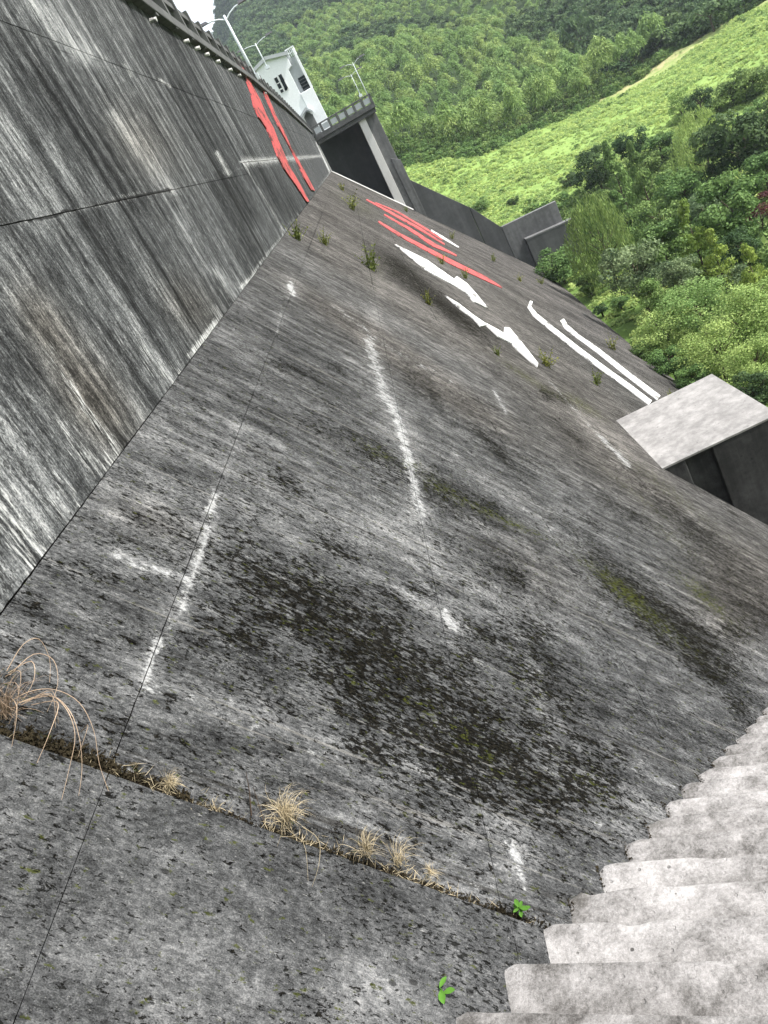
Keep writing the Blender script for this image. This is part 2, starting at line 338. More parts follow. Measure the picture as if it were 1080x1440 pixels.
SL_MOSS = [(620, 685, 40, 10, 28, .75), (690, 722, 50, 7, 24, .8), (525, 632, 40, 9, 28, .7), (585, 655, 20, 6, 20, .6), (740, 745, 40, 5, 22, .6), (870, 820, 60, 9, 38, .7), (930, 880, 70, 10, 40, .7), (820, 790, 40, 6, 36, .5), (1000, 850, 60, 9, 42, .6), (600, 1000, 50, 14, 36, .55), (680, 1060, 50, 16, 45, .55), (500, 960, 50, 9, 30, .45), (840, 1110, 36, 16, 40, .6), (420, 880, 60, 10, 28, .4), (900, 700, 80, 6, 38, .5), (740, 960, 20, 40, -18, .5), (740, 530, 60, 6, 33, .8), (820, 570, 40, 8, 33, .9), (880, 840, 40, 10, 38, .7), (950, 760, 50, 8, 38, .5), (500, 285, 40, 12, 30, .7), (985, 830, 50, 12, 40, .5), (530, 380, 14, 22, 10, .5), (940, 690, 120, 10, 38, .5)]
SL_BROWN = [(590, 420, 120, 30, 35, .9), (520, 470, 120, 16, 32, .8), (470, 350, 60, 20, 30, .6), (860, 640, 150, 40, 38, .7), (640, 560, 120, 20, 32, .6), (1040, 830, 70, 70, 40, .8), (560, 300, 120, 40, 35, .6), (800, 540, 140, 24, 38, .5), (700, 340, 90, 60, 38, .5), (750, 800, 90, 40, 30, .3), (210, 730, 60, 24, 22, .3)]
SL_LIGHT = [(620, 790, 160, 26, 33, .6), (790, 880, 120, 26, 38, .5), (480, 740, 110, 30, 28, .45), (260, 1370, 230, 60, 15, .85), (520, 1400, 90, 50, 20, .6), (80, 1370, 70, 60, 0, .5), (330, 600, 70, 30, 25, .3), (660, 660, 120, 10, 30, .3), (440, 1010, 30, 60, -10, .5),
            (850, 620, 60, 30, 45, .35), (250, 1240, 120, 40, 15, .25), (580, 740, 60, 60, 0, .35), (480, 1060, 60, 50, 20, .35), (650, 860, 40, 50, 0, .4), (700, 1170, 80, 40, 20, .4), (430, 880, 10, 60, 0, .2), (530, 420, 12, 40, 10, .5), (690, 750, 80, 20, 28, .45), (550, 1290, 70, 30, 25, -.2),
            (450, 500, 110, 60, 35, -.45), (640, 610, 130, 30, 33, -.3), (170, 980, 140, 40, 20, -.15), (60, 1150, 120, 30, 15, -.25), (300, 1170, 160, 25, 15, -.35), (450, 1240, 160, 25, 20, -.35), (850, 700, 120, 30, 40, -.15), (650, 1250, 50, 20, 20, .5), (960, 1000, 90, 60, 40, -.25), (890, 1030, 100, 40, 40, -.15)]
SL_WHITE = [([(300, 700), (287, 765), (264, 820), (236, 890), (212, 925), (207, 962)], 9, .95), ([(207, 940), (203, 968), (228, 974)], 14, .6), ([(155, 778), (200, 795), (258, 812)], 5.5, .9), ([(205, 960), (290, 985), (360, 1025), (480, 1070), (560, 1100)], 9, .42), ([(358, 1015), (362, 1030)], 12, .7),
            ([(520, 480), (540, 555), (556, 580)], 13, .7), ([(560, 590), (578, 660), (592, 725)], 10, .85), ([(592, 725), (612, 790)], 6, .55), ([(626, 862), (640, 885)], 9, .9), ([(655, 905), (665, 940)], 6, .4), ([(718, 1180), (738, 1245)], 11, .75), ([(640, 1240), (690, 1262)], 12, .5), ([(408, 400), (412, 412)], 6, .9), ([(396, 440), (388, 470)], 4, .6), ([(340, 590), (303, 698)], 7, .35),
            ([(405, 330), (440, 345), (525, 403), (618, 459), (683, 503)], 5, .30), ([(470, 430), (545, 488), (640, 540)], 5, .5), ([(840, 610), (885, 655)], 5, .75), ([(755, 517), (880, 655)], 3.5, .5), ([(695, 550), (712, 580)], 4, .7), ([(640, 640), (740, 720), (820, 770)], 6, .35), ([(560, 830), (600, 850)], 5, .6), ([(700, 840), (745, 935), (800, 1130)], 7, .4), ([(875, 1075), (955, 1110)], 6, .5),
            ([(820, 1150), (845, 1160)], 6, .7), ([(760, 1090), (770, 1110)], 6, .3), ([(460, 480), (520, 560)], 6, .2), ([(545, 1125), (560, 1140)], 4, .4), ([(165, 1075), (200, 1090)], 7, .75), ([(335, 750), (400, 800)], 4, .2), ([(260, 690), (150, 670)], 5, .3), ([(560, 1180), (640, 1210)], 9, .25), ([(640, 1310), (650, 1350), (700, 1390)], 18, .3), ([(705, 520), (830, 620)], 4, .25)]
SL_CRACK = [([(398, 443), (345, 580), (328, 630)], 2, .9), ([(318, 655), (303, 698)], 2.2, .9), ([(208, 965), (150, 1110)], 1.6, .35), ([(598, 740), (632, 860), (650, 925)], 2, .75), ([(660, 950), (690, 1060), (715, 1160)], 2, .6), ([(525, 408), (541, 482), (552, 540)], 1.6, .6), ([(740, 930), (752, 975)], 3.5, 1), ([(200, 640), (320, 690)], 1.4, .5), ([(480, 700), (640, 800)], 1.5, .5), ([(620, 620), (800, 740)], 1.5, .6), ([(760, 560), (900, 660)], 1.4, .5), ([(560, 980), (700, 1050)], 1.8, .6), ([(400, 940), (560, 1010)], 1.6, .5), ([(421, 887), (513, 928), (560, 952), (640, 1010)], 2.6, .9), ([(333, 660), (420, 702), (513, 748), (560, 772)], 2.2, .8), ([(340, 1015), (400, 1040), (480, 1075)], 2.6, .8), ([(370, 1103), (440, 1130), (530, 1165)], 4, 1), ([(781, 1042), (870, 1075), (955, 1115)], 3, .9), ([(700, 845), (712, 880)], 3, .9), ([(745, 940), (770, 1020), (782, 1060)], 4, 1.), ([(690, 930), (708, 1010)], 3, .8), ([(130, 698), (180, 715)], 3, .8),
            ([(282, 993), (345, 1015)], 2, .5), ([(930, 710), (990, 740)], 2, .6), ([(455, 580), (600, 660)], 1.8, .5), ([(110, 770), (190, 800)], 1.6, .4), ([(860, 630), (960, 700)], 2, .6), ([(640, 900), (665, 960), (690, 1010)], 3.5, .6), ([(70, 1290), (25, 1400), (10, 1440)], 2.5, .5), ([(340, 1100), (352, 1130), (372, 1160)], 3, .9), ([(430, 560), (560, 640)], 1.6, .4)]
WL_WHITE = [([(303, 455), (268, 500)], 6, .9), ([(242, 540), (212, 510), (190, 460)], 14, .5), ([(160, 650), (130, 655), (90, 600)], 24, .5), ([(60, 800), (20, 740), (0, 700)], 36, .6), ([(70, 490), (110, 560), (170, 640)], 12, .55), ([(0, 322), (78, 302), (170, 281), (240, 267)], 5, .5), ([(150, 282), (200, 272)], 5, .6), ([(338, 228), (395, 224), (460, 219)], 3.0, .75), ([(342, 230), (370, 275), (402, 330)], 1.8, .6),
            ([(402, 328), (380, 352), (345, 400)], 4, .6), ([(466, 240), (438, 284), (402, 328)], 2.6, .6), ([(305, 215), (322, 245)], 5, .7), ([(115, 60), (128, 72)], 6, .5), ([(175, 90), (185, 108)], 3, .7), ([(224, 112), (240, 122)], 3, .8), ([(445, 200), (462, 238)], 2.2, .9), ([(330, 430), (302, 380)], 6, .45), ([(20, 600), (60, 650), (110, 700)], 3, .6), ([(240, 267), (300, 250), (340, 236)], 3, .45), ([(448, 196), (455, 222)], 2, .8), ([(360, 385), (340, 404)], 5, .8), ([(300, 140), (335, 200)], 3, .2)]
WL_LIGHT = [([(45, 0), (105, 68), (120, 78)], 17, .75), ([(60, 0), (120, 70)], 12, .4), ([(0, 90), (45, 165), (120, 290)], 8, .55), ([(160, 160), (200, 215), (240, 270)], 9, .75), ([(175, 180), (205, 225)], 5, .5), ([(75, 0), (118, 65)], 10, .5), ([(250, 300), (290, 375), (345, 415)], 10, .5), ([(0, 190), (60, 300)], 30, .45), ([(0, 360), (80, 440), (150, 560), (220, 640)], 26, .35), ([(150, 405), (239, 536)], 14, .35), ([(200, 380), (250, 440)], 8, .3),
            ([(0, 640), (60, 720)], 50, .55), ([(60, 560), (150, 660)], 26, .35), ([(130, 60), (190, 130)], 5, .3), ([(230, 115), (300, 240)], 5, .4), ([(280, 90), (330, 190)], 6, .25)]
WL_DARK = [([(60, 110), (130, 210), (190, 290)], 20, .8), ([(20, 100), (60, 190)], 16, .5), ([(250, 125), (300, 200), (345, 300)], 20, .75), ([(175, 300), (260, 440)], 16, .5), ([(130, 300), (200, 420), (270, 500)], 22, .4), ([(355, 240), (420, 300)], 22, .6), ([(300, 260), (370, 370)], 8, .6), ([(60, 380), (100, 440)], 14, .4), ([(120, 520), (200, 620)], 16, .4), ([(190, 60), (260, 160)], 8, .4), ([(0, 450), (90, 580), (130, 640)], 12, .5), ([(200, 0), (300, 120)], 10, .3)]
WL_CRACK = [([(0, 322), (78, 302), (110, 292), (170, 281), (240, 267)], 1.6, .9), ([(0, 18), (65, 65), (115, 80), (170, 92), (230, 117), (290, 140)], 3, .55), ([(233, 120), (300, 230), (374, 362)], 2.2, .8), ([(150, 120), (205, 210), (260, 310)], 2, .5), ([(310, 240), (372, 350)], 1.5, .7), ([(240, 267), (300, 247)], 1.4, .5)]
def attrs(m, A, name):
    at = m.color_attributes.new(name, 'FLOAT_COLOR', 'POINT'); C = np.ones((A.shape[0], 4), np.float32); C[:, :3] = A; at.data.foreach_set('color', C.ravel())
def set_uv(m, uvv):
    uvl = m.uv_layers.new(name='UVMap'); li = np.zeros(len(m.loops), np.int32); m.loops.foreach_get('vertex_index', li); uvl.data.foreach_set('uv', uvv[li].astype(np.float32).ravel())
def hnoise(a, b, seed=0.):                          # smooth pseudo-noise on arrays, several octaves of sines
    r = 0
    for i, (f, w) in enumerate(((1, .5), (2.3, .28), (5.1, .15), (11.7, .07))):
        r = r+w*np.sin(a*f*1.7+b*f*.9+seed*(i+1)*2.1+1.3*np.sin(b*f*1.3+seed+i))*np.cos(b*f*1.1-a*f*.6+seed*1.7+i)
    return r
def lin(a, b, n): return np.linspace(a, b, n)
def panel(name, y0, y1, d0, d1, kind, parent, gap=.012, raise_=0., label=None):
    wall = kind == 'wall'
    # spacing follows how closely the face is seen
    ymid = max(1.2, abs(y0)); ny = int(np.clip((y1-y0)/(.012*ymid+.012), 6, 190)) if y0 > 0 or y1 < 3 else 60
    ys = lin(0, 1, ny); r = max(1., (max(y1, 2.)/max(y0, 1.)))
    ys = y0+(y1-y0)*((r**ys-1)/(r-1) if r > 1.3 else ys)
    nd = int(np.clip((d1-d0)/(.012*ymid+.016+.002*abs(d0)), 6, 80))
    ds = lin(d0, d1, nd)
    ys[0] += gap; ys[-1] -= gap; ds[0] += gap; ds[-1] -= gap
    Yg, Dg = np.meshgrid(ys, ds, indexing='ij')
    ey = np.minimum(Yg-ys[0], ys[-1]-Yg); ed = np.minimum(Dg-ds[0], ds[-1]-Dg); e = np.minimum(ey, ed)
    off = .006*hnoise(Yg*1.3, Dg*1.3, 2.)+.003*hnoise(Yg*7, Dg*5, 5.)+raise_
    # ragged edges
    Yj = Yg+np.where(ey < .001, 1, 0)*np.where(Yg < (y0+y1)/2, 1, -1)*(np.abs(hnoise(Dg*9, Yg*0+y0, 3.))*gap+.005*np.clip(hnoise(Dg*31, Yg*0+y0, 8.)-.15, 0, 1))
    Dj = Dg+np.where(ed < .001, 1, 0)*np.where(Dg < (d0+d1)/2, 1, -1)*(np.abs(hnoise(Yg*9/max(1, ymid*.4), Dg*0+d0, 4.))*gap+.006*np.clip(hnoise(Yg*31/max(1, ymid*.4), Dg*0+d0, 6.)-.15, 0, 1))
    if wall: P = np.stack([-2+off+0*Dj, Yj, Dj], -1)
    else: P = S3(Yj, Dj, off)
    n0, n1 = Yg.shape; V = P.reshape(-1, 3); idx = np.arange(n0*n1).reshape(n0, n1)
    Fq = np.stack([idx[:-1, :-1], idx[1:, :-1], idx[1:, 1:], idx[:-1, 1:]], -1).reshape(-1, 4)
    if not wall: Fq = Fq[:, ::-1]
    # rim going back into the joint
    ring = np.concatenate([idx[:, 0], idx[-1, 1:], idx[::-1, -1][1:], idx[0, ::-1][1:-1]])
    back = V[ring].copy(); dep = max(.02, raise_+.02)
    ny_ = phy(back[:, 1])
    back += (np.array([-dep, 0, 0]) if wall else -dep*np.stack([np.cos(ny_), 0*ny_, np.sin(ny_)], -1))
    k = len(ring); f0 = len(V); b0 = f0+k; V = np.concatenate([V, V[ring], back]); ar = np.arange(k); ar1 = (ar+1) % k
    rf = np.stack([f0+ar, f0+ar1, b0+ar1, b0+ar], -1)
    if wall: rf = rf[:, ::-1]
    Fq = np.concatenate([Fq, rf[:, ::-1] if not wall else rf])
    m = mesh_np(name, V, Fq, M['slope0' if (kind == 'slope' and raise_ > 0) else kind], smooth=False)
    sm = np.ones(len(Fq), bool); sm[-k:] = False; m.polygons.foreach_set('use_smooth', sm)
    uvv = np.stack([np.concatenate([Yg.ravel(), Yg.ravel()[ring], Yg.ravel()[ring]]), np.concatenate([Dg.ravel(), Dg.ravel()[ring], Dg.ravel()[ring]])], -1); set_uv(m, uvv)
    Q = pixn(V.astype(float)); bad = ~np.isfinite(Q[:, 0]); Q[bad] = (-500, 2500)
    z = np.zeros(len(V))
    if wall:
        A = np.stack([lines(Q, WL_DARK), lines(Q, WL_WHITE), z], -1)
        basew = np.exp(-(V[:, 2]-JZ)/.25)*(.2+.7*np.clip(hnoise(V[:, 1]*2.2, z, 1.), 0, 1)); A[:, 1] = np.maximum(A[:, 1], basew*.95)
        topm = np.clip((V[:, 2]-3.2)/.8, 0, 1)*.55; A[:, 2] = topm
        br = np.clip(blobs(Q, [(130, 560, 90, 40, 55, .8), (60, 450, 60, 30, 55, .6), (200, 200, 60, 40, 50, .4), (270, 430, 50, 30, 50, .5)]), 0, 1)
        B = np.stack([br, lines(Q, WL_LIGHT), lines(Q, WL_CRACK)], -1)
    else:
        A = np.stack([np.clip(blobs(Q, SL_DARK), 0, 1.1), lines(Q, SL_WHITE), blobs(Q, SL_MOSS)], -1)
        A[:, 0] += .28*np.clip(hnoise(V[:, 1]*.45, uvv[:, 1]*.35, 7.), 0, 1)*np.clip((V[:, 1]-14)/20, 0, 1)*1.8
        B = np.stack([np.clip(blobs(Q, SL_BROWN)+.30+.6*np.clip((V[:, 1]-6)/25, 0, 1), 0, 1), blobs(Q, SL_LIGHT)+.9*lines(Q, [(p_, w_*2.2, a_) for p_, w_, a_ in SL_WHITE]), 1.0*lines(Q, [([(x_+3*math.sin(x_*.11+y_*.07), y_+2*math.cos(x_*.13)) for (x0_, y0_), (x1_, y1_) in zip(p_[:-1], p_[1:]) for x_, y_ in [(x0_+(x1_-x0_)*t_/4, y0_+(y1_-y0_)*t_/4) for t_ in range(5)]], w_*.85, a_) for p_, w_, a_ in SL_CRACK])], -1)
        if raise_ > 0: A[:, 0] = np.maximum(A[:, 0], .55*np.exp(-np.abs(uvv[:, 0]-y1)/.03))
    attrs(m, np.clip(A, 0, 1.3), 'stain'); attrs(m, np.clip(B, -1, 1.3), 'stain2')
    o = bpy.data.objects.new(name, m); link(o, parent=parent, label=label); return o

# ---------------------------------------------------------------- terrain (thin-plate surface through surveyed points)
def tps_fit(P, z, lam=.0015):
    n = len(P); d = np.linalg.norm(P[:, None]-P[None], axis=-1); K = np.where(d > 0, d*d*np.log(d+1e-9), 0)+lam*np.eye(n)*100
    T = np.c_[np.ones(n), P]; A = np.block([[K, T], [T.T, np.zeros((3, 3))]]); return np.linalg.solve(A, np.r_[z, 0, 0, 0])
TP = []
def tp(px, py, dist):
    v = W((px, py)); v = v/np.hypot(v[0], v[1])*dist; TP.append(tuple(v))
for x, y, z in [(0, 30, -18), (15, 30, -18), (30, 30, -18.5), (50, 30, -19), (80, 30, -19), (0, 60, -18), (15, 60, -18), (35, 60, -19), (60, 60, -19.5), (90, 60, -18), (12, 76, -20), (12, 92, -20.5), (20, 84, -21), (30, 85, -21), (0, 90, -18), (60, 90, -19),
                (0, 0, -18), (30, 0, -18), (60, 0, -18), (120, 20, -14), (160, 60, -8), (-20, 0, -16), (-20, 40, -16), (-20, 80, -16), (-10, 110, -14), (-60, 60, -16), (-60, 110, -6), (-120, 40, -10), (-120, 120, 15), (200, 0, 0), (-250, 0, 0), (-100, 0, -16)]: TP.append((x, y, z))
for a in [(640, 290, 122), (700, 300, 112), (780, 270, 108), (860, 235, 112), (960, 170, 118), (1060, 110, 122), (600, 235, 140), (700, 240, 138), (800, 190, 138), (900, 130, 142), (1000, 70, 148), (1075, 30, 152),
          (560, 192, 160), (620, 205, 158), (700, 218, 156), (860, 122, 170), (960, 70, 178), (1060, 12, 186),
          (560, 170, 180), (640, 180, 180), (700, 185, 178), (780, 165, 182), (860, 100, 195), (960, 40, 205), (560, 120, 205), (700, 120, 215), (800, 100, 215), (560, 60, 250), (700, 50, 262), (850, 30, 260), (600, 0, 330), (750, 0, 320), (900, 0, 262), (1000, 0, 240),
          (480, 150, 215), (500, 90, 260), (460, 100, 300), (420, 70, 360), (480, 40, 360), (400, 30, 430), (520, 5, 410), (370, 15, 500), (455, 3, 470), (330, 90, 470), (345, 40, 540), (318, 85, 560)]: tp(*a)
for az, d, z in [(-6.5, 600, 30), (-9, 650, 20), (-14, 600, 15), (-25, 500, 20), (-4, 640, 85), (0, 660, 170), (6, 650, 175), (12, 640, 165), (20, 600, 140), (32, 500, 100), (45, 400, 60), (-3, 850, 120), (8, 850, 190), (25, 850, 160), (45, 800, 120), (-20, 850, 30), (60, 700, 90), (-45, 600, 60), (26, 300, 28), (34, 220, -4), (40, 160, -10)]:
    TP.append((d*math.sin(math.radians(az)), d*math.cos(math.radians(az)), z))
TP = np.array(TP); TW = tps_fit(TP[:, :2]/100, TP[:, 2])
def EDGE(x): x = np.asarray(x, float); return 157+.5*np.clip(x-25, 0, 200)-11*np.exp(-((x-19)/15)**2)
def H0(x, y):
    x = np.asarray(x, float); y = np.asarray(y, float); q = np.stack([x, y], -1)/100
    sh = q.shape[:-1]; q = q.reshape(-1, 2); out = np.zeros(len(q))
    for i in range(0, len(q), 20000):
        d = np.linalg.norm(q[i:i+20000, None]-TP[None, :, :2]/100, axis=-1)
        out[i:i+20000] = np.where(d > 0, d*d*np.log(d+1e-9), 0)@TW[:len(TP)]+TW[-3]+q[i:i+20000]@TW[-2:]
    return out.reshape(sh)
def H(x, y):
    x = np.asarray(x, float); y = np.asarray(y, float); base = H0(x, y)
    ab = -2.389-.734*((x+.951)*.334+(y-1.673)*.943)-.75+np.clip(x-8, 0, 60)*.12   # bank carrying the stairs
    ab = np.where(y < 40, ab, -60)
    far = np.clip((np.hypot(x, y)-60)/100, 0, 1)
    return np.maximum(base, ab)+far*(1.2*hnoise(x*.05, y*.05, 3.)+.35*hnoise(x*.3, y*.3, 1.))+.12*hnoise(x*.8, y*.8, 2.)
def cover(x, y):                                   # meadow / dry / wood masks by place
    P = pixn(np.stack([x, y, H(x, y)], -1)); d = np.hypot(x, y)
    # upper edge of the meadow: a line across the valley side
    ed = EDGE(x)
    mead = np.clip((ed-d)/4, 0, 1)*np.clip((d-100-.12*np.clip(x, 0, 90))/8, 0, 1)*np.clip((x+12)/8, 0, 1)
    dry = np.exp(-((x-52)/13)**2-((d-165-.1*x)/6.0)**2)*1.2+.5*np.exp(-((x-74)/12)**2-((d-172-.1*x)/5)**2)
    wood = np.clip((d-ed)/5, 0, 1)
    return mead, np.clip(dry, 0, 1), wood
def grid_terrain():
    xs = np.concatenate([np.arange(-420, -60, 10), np.arange(-60, 130, 2.), np.arange(130, 520, 10)]); ys = np.concatenate([np.arange(-60, 0, 6), np.arange(0, 220, 2.), np.arange(220, 900, 8)])
    Xg, Yg = np.meshgrid(xs, ys, indexing='ij'); Z = H(Xg, Yg)
    n0, n1 = Xg.shape; idx = np.arange(n0*n1).reshape(n0, n1)
    Fq = np.stack([idx[:-1, :-1], idx[1:, :-1], idx[1:, 1:], idx[:-1, 1:]], -1).reshape(-1, 4)
    m = mesh_np('ground', np.stack([Xg, Yg, Z], -1), Fq, mat_ground(), smooth=True)
    a, b, c = cover(Xg.ravel(), Yg.ravel()); attrs(m, np.stack([a, b, c], -1), 'cover')
    return link(bpy.data.objects.new('ground', m), kind='structure')
ground = grid_terrain()
def on_ground(px, py, h=0.):                       # where a sight line passes h metres above the ground
    v = W((px, py)); v = v/np.hypot(v[0], v[1]); d = np.concatenate([np.arange(20, 200, .5), np.arange(200, 800, 2)])
    g = v[2]*d-H(v[0]*d, v[1]*d)-h; i = np.nonzero(g < 0)[0]
    i = i[0] if len(i) else 300
    return v[0]*d[i], v[1]*d[i], float(H(v[0]*d[i], v[1]*d[i])), d[i]

# ---------------------------------------------------------------- the dam
dam = empty('concrete_dam', (-2, 0, JZ), label='weathered grey concrete dam with a streaked upright wall above a long stained slope', cat='dam')
dam_inv = Matrix.Translation((2, 0, -JZ))
def to_dam(o): o.parent = dam; o.matrix_parent_inverse = dam_inv; return o
YB = [-3.0, 2.13, 18.4, 34.65, 50.9, 67.15, 86.0]
DB = [0, .61, 2.23, 3.9, 5.55, 7.25, 8.95, 10.6, 12.3, 14, 15.7, 17.4, 19.1, 20.8, 22.5, 24.2]
for bi in range(6):
    for di in range(len(DB)-1):
        y0, y1 = YB[bi], YB[bi+1]
        if bi == 0 and di > 2: continue
        g = .007 if DB[di] > 2 else .009
        to_dam(panel('slope_panel', y0+(.022 if bi == 1 else 0), y1-(.012 if bi == 0 else 0), DB[di], DB[di+1], 'slope', None, gap=(.0009 if bi == 0 else .0016 if bi == 1 else .006), raise_=.035 if bi == 0 else 0.))
ZB = {0: [JZ, .60, 2.15, 3.75], 1: [JZ, .60, 2.15, 3.75], 2: [JZ, .85, 2.2, 3.95], 3: [JZ, .85, 2.3, 4.0], 4: [JZ, .85, 2.3, 3.7], 5: [JZ, .85, 2.2, 3.3]}
for bi in range(6):
    for k in range(3):
        to_dam(panel('wall_panel', YB[bi], YB[bi+1], ZB[bi][k], ZB[bi][k+1], 'wall', None, gap=.003 if bi < 2 else .006))
# solid core behind the panels
b = MB(); n = 24; ysb = np.linspace(-3, 86, n); vb = []
for y in ysb:
    p = float(phy(y)); c, s = math.cos(p), math.sin(p); e = .03
    foot = 26.; zt = 3.6 if y < 67 else 3.2
    vb.append([(-2-e, y, zt), (-2-e, y, JZ), (-2-e*c, y, JZ-e*s), (-2+s*foot-e*c, y, JZ-c*foot-e*s), (-9, y, JZ-c*foot-e*s), (-9, y, zt)])
for q in vb: b.v += [tuple(map(float, t)) for t in q]
for i in range(n-1):
    for j in range(6): b.f.append((i*6+j, i*6+(j+1) % 6, (i+1)*6+(j+1) % 6, (i+1)*6+j))
b.f.append((5, 4, 3, 2, 1, 0)); b.f.append(tuple((n-1)*6+j for j in range(6)))
to_dam(b.build('dam_core', M['back']))
# crest slab and coping, following the levels of the blocks
cz = [(-3, 3.75), (16, 3.75), (24, 3.9), (36, 4.1), (52, 3.95), (70, 3.55), (86, 3.2), (97, 3.0)]
def crest(y): return float(np.interp(y, [a for a, _ in cz], [c for _, c in cz]))
for a, c in zip(YB[:-1], YB[1:]):
    s = MB(); z0, z1 = crest(a), crest(c); t = .22
    s.poly([(-9, a+.01, z0-t), (-1.86, a+.01, z0-t), (-1.86, c-.01, z1-t), (-9, c-.01, z1-t), (-9, a+.01, z0), (-1.86, a+.01, z0), (-1.86, c-.01, z1), (-9, c-.01, z1)],
           [(3, 2, 1, 0), (4, 5, 6, 7), (0, 1, 5, 4), (1, 2, 6, 5), (2, 3, 7, 6), (3, 0, 4, 7)])
    to_dam(s.build('coping', M['cope'], bevel=.02))
# fill between last lift and coping
for a, c in zip(YB[:-1], YB[1:]):
    s = MB(); 
    i = YB.index(a); zt = ZB[i][3]
    s.poly([(-2.3, a+.02, zt-.3), (-2.03, a+.02, zt-.3), (-2.03, c-.02, zt-.3), (-2.3, c-.02, zt-.3), (-2.3, a+.02, crest(a)-.1), (-2.03, a+.02, crest(a)-.1), (-2.03, c-.02, crest(c)-.1), (-2.3, c-.02, crest(c)-.1)],
           [(3, 2, 1, 0), (4, 5, 6, 7), (0, 1, 5, 4), (1, 2, 6, 5), (2, 3, 7, 6), (3, 0, 4, 7)])
    to_dam(s.build('upper_band', M['cope']))
# dirt and moss filling the open joint between first and second block
def strip_stuff(name, y, d0, d1, w, n, mat, seed, hh=.03, parent=None):
    r = np.random.default_rng(seed); V = []; Fc = []
    for i in range(n):
        d = r.uniform(d0, d1); yy = y+r.normal(0, w*.35); s = r.uniform(.003, .012); c = S3(yy, np.array(d), r.uniform(-.02, hh)); b0 = len(V)
        q = r.normal(0, 1, (4, 3)); q = q/np.linalg.norm(q, axis=1)[:, None]*s*r.uniform(.6, 1.3, (4, 1)); V += list(c+q); Fc += [(b0, b0+1, b0+2), (b0, b0+2, b0+3), (b0, b0+3, b0+1), (b0+1, b0+3, b0+2)]
    o = bpy.data.objects.new(name, mesh_np(name, V, Fc, mat)); return link(o, parent=parent, kind='stuff')
for i, (d0_, d1_, w_, n_, h_) in enumerate([(0, .35, .05, 1900, .02), (.3, .62, .085, 3400, .03), (.6, .9, .06, 2200, .02), (.9, 1.3, .028, 900, .008), (1.2, 1.9, .034, 1700, .012), (1.9, 2.35, .05, 1300, .01), (2.2, 2.48, .14, 1600, .02)]):
    strip_stuff('moss', 2.15-(.06 if i == 6 else 0), d0_, d1_, w_, n_, M['moss'], 3+i, h_)
r = np.random.default_rng(91); V = []; Fc = []
for i in range(420):                               # dead grass litter caught in the joint
    d = r.choice([r.uniform(0, 2.4), r.normal(.75, .12), r.normal(1.35, .1), r.normal(1.85, .12)]); c = S3(2.15+r.normal(0, .028), np.array(float(d)), r.uniform(.004, .03)); q = unit_ = r.normal(0, 1, 3); q = q/np.linalg.norm(q)*r.uniform(.01, .045); w = np.cross(q, r.normal(0, 1, 3)); w = w/np.linalg.norm(w)*.0009; b0 = len(V); V += [c-q, c+w, c+q, c-w]; Fc.append((b0, b0+1, b0+2, b0+3))
link(bpy.data.objects.new('grass_litter', mesh_np('grass_litter', V, Fc, M['straw'])), kind='stuff')
strip_stuff('lime_crust', 2.20, .52, .62, .02, 60, M['paint'], 9, .004)

# ---------------------------------------------------------------- painted strokes on the slope, raised red strokes on the wall
def stroke_slope(px, mat, label, th=.02):
    P = [ons(p) for p in px]; top = [S3(y, np.array(d), .012+th) for y, d in P]; bot = [S3(y, np.array(d), -.01) for y, d in P]; n = len(P)
    s = MB(); s.poly(top+bot, [tuple(range(n)), tuple(range(2*n-1, n-1, -1))]+[(i, n+i, n+(i+1) % n, (i+1) % n) for i in range(n)])
    return to_dam(s.build('painted_stroke', mat, label=label))
def ribbon(pts, ws, k=.82):
    ws = [w*k for w in ws]
    return ribbon_(pts, ws)
def ribbon_(pts, ws):                               # centre line + half widths in the photograph -> outline on the surface
    L = []; Rr = []
    for i, (x, y) in enumerate(pts):
        a = pts[max(i-1, 0)]; c = pts[min(i+1, len(pts)-1)]; dx, dy = c[0]-a[0], c[1]-a[1]; q = math.hypot(dx, dy)
        L.append((x-dy/q*ws[i], y+dx/q*ws[i])); Rr.append((x+dy/q*ws[i], y-dx/q*ws[i]))
    return L+Rr[::-1]
stroke_slope([(555, 344), (600, 366), (638, 393), (642, 389), (656, 399), (668, 412), (686, 434), (675, 430), (664, 424), (655, 412), (640, 403), (612, 388), (598, 380), (575, 361)], M['paint'], 'long white painted stroke with a barb in the middle')
stroke_slope([(625, 416), (645, 428), (665, 444), (680, 454), (708, 469), (709, 461), (716, 462), (732, 481), (756, 512), (755, 517), (742, 506), (722, 488), (719, 484), (700, 474), (683, 458), (675, 460), (664, 448), (645, 434)], M['paint'], 'white painted stroke ending in a broad point above the weeds')
stroke_slope(ribbon([(747, 424), (744, 432), (752, 443), (775, 462), (810, 490), (850, 520), (885, 545), (914, 567)], [2.5, 3, 3.6, 3.8, 4, 4, 4, 4.2]), M['paint'], 'white painted stroke hooked at its upper end')
stroke_slope(ribbon([(790, 450), (796, 460), (812, 473), (840, 493), (880, 525), (926, 560)], [3.4, 3.8, 3.2, 3.6, 4, 4.4]), M['paint'], 'white painted stroke beside the hooked one')
for pts, w in [([(515, 281), (545, 297), (590, 322), (625, 344)], [1.0, 2.0, 2.2, 1.0]), ([(527, 285), (560, 299), (600, 323), (622, 338)], [.8, 1.4, 1.6, .8]), ([(540, 302), (575, 322), (610, 345), (642, 360)], [1.0, 2.4, 3.2, 1.2]), ([(532, 312), (562, 331), (600, 351), (640, 372), (680, 391), (706, 405)], [1.4, 2.6, 3.2, 3.8, 3.4, 1.0])]:
    stroke_slope(ribbon(pts, w), M['red'], 'long faded red painted stroke')
stroke_slope(ribbon([(606, 324), (622, 334), (645, 348)], [1., 1.8, .8]), M['paint'], 'short white painted stroke beside the red ones')
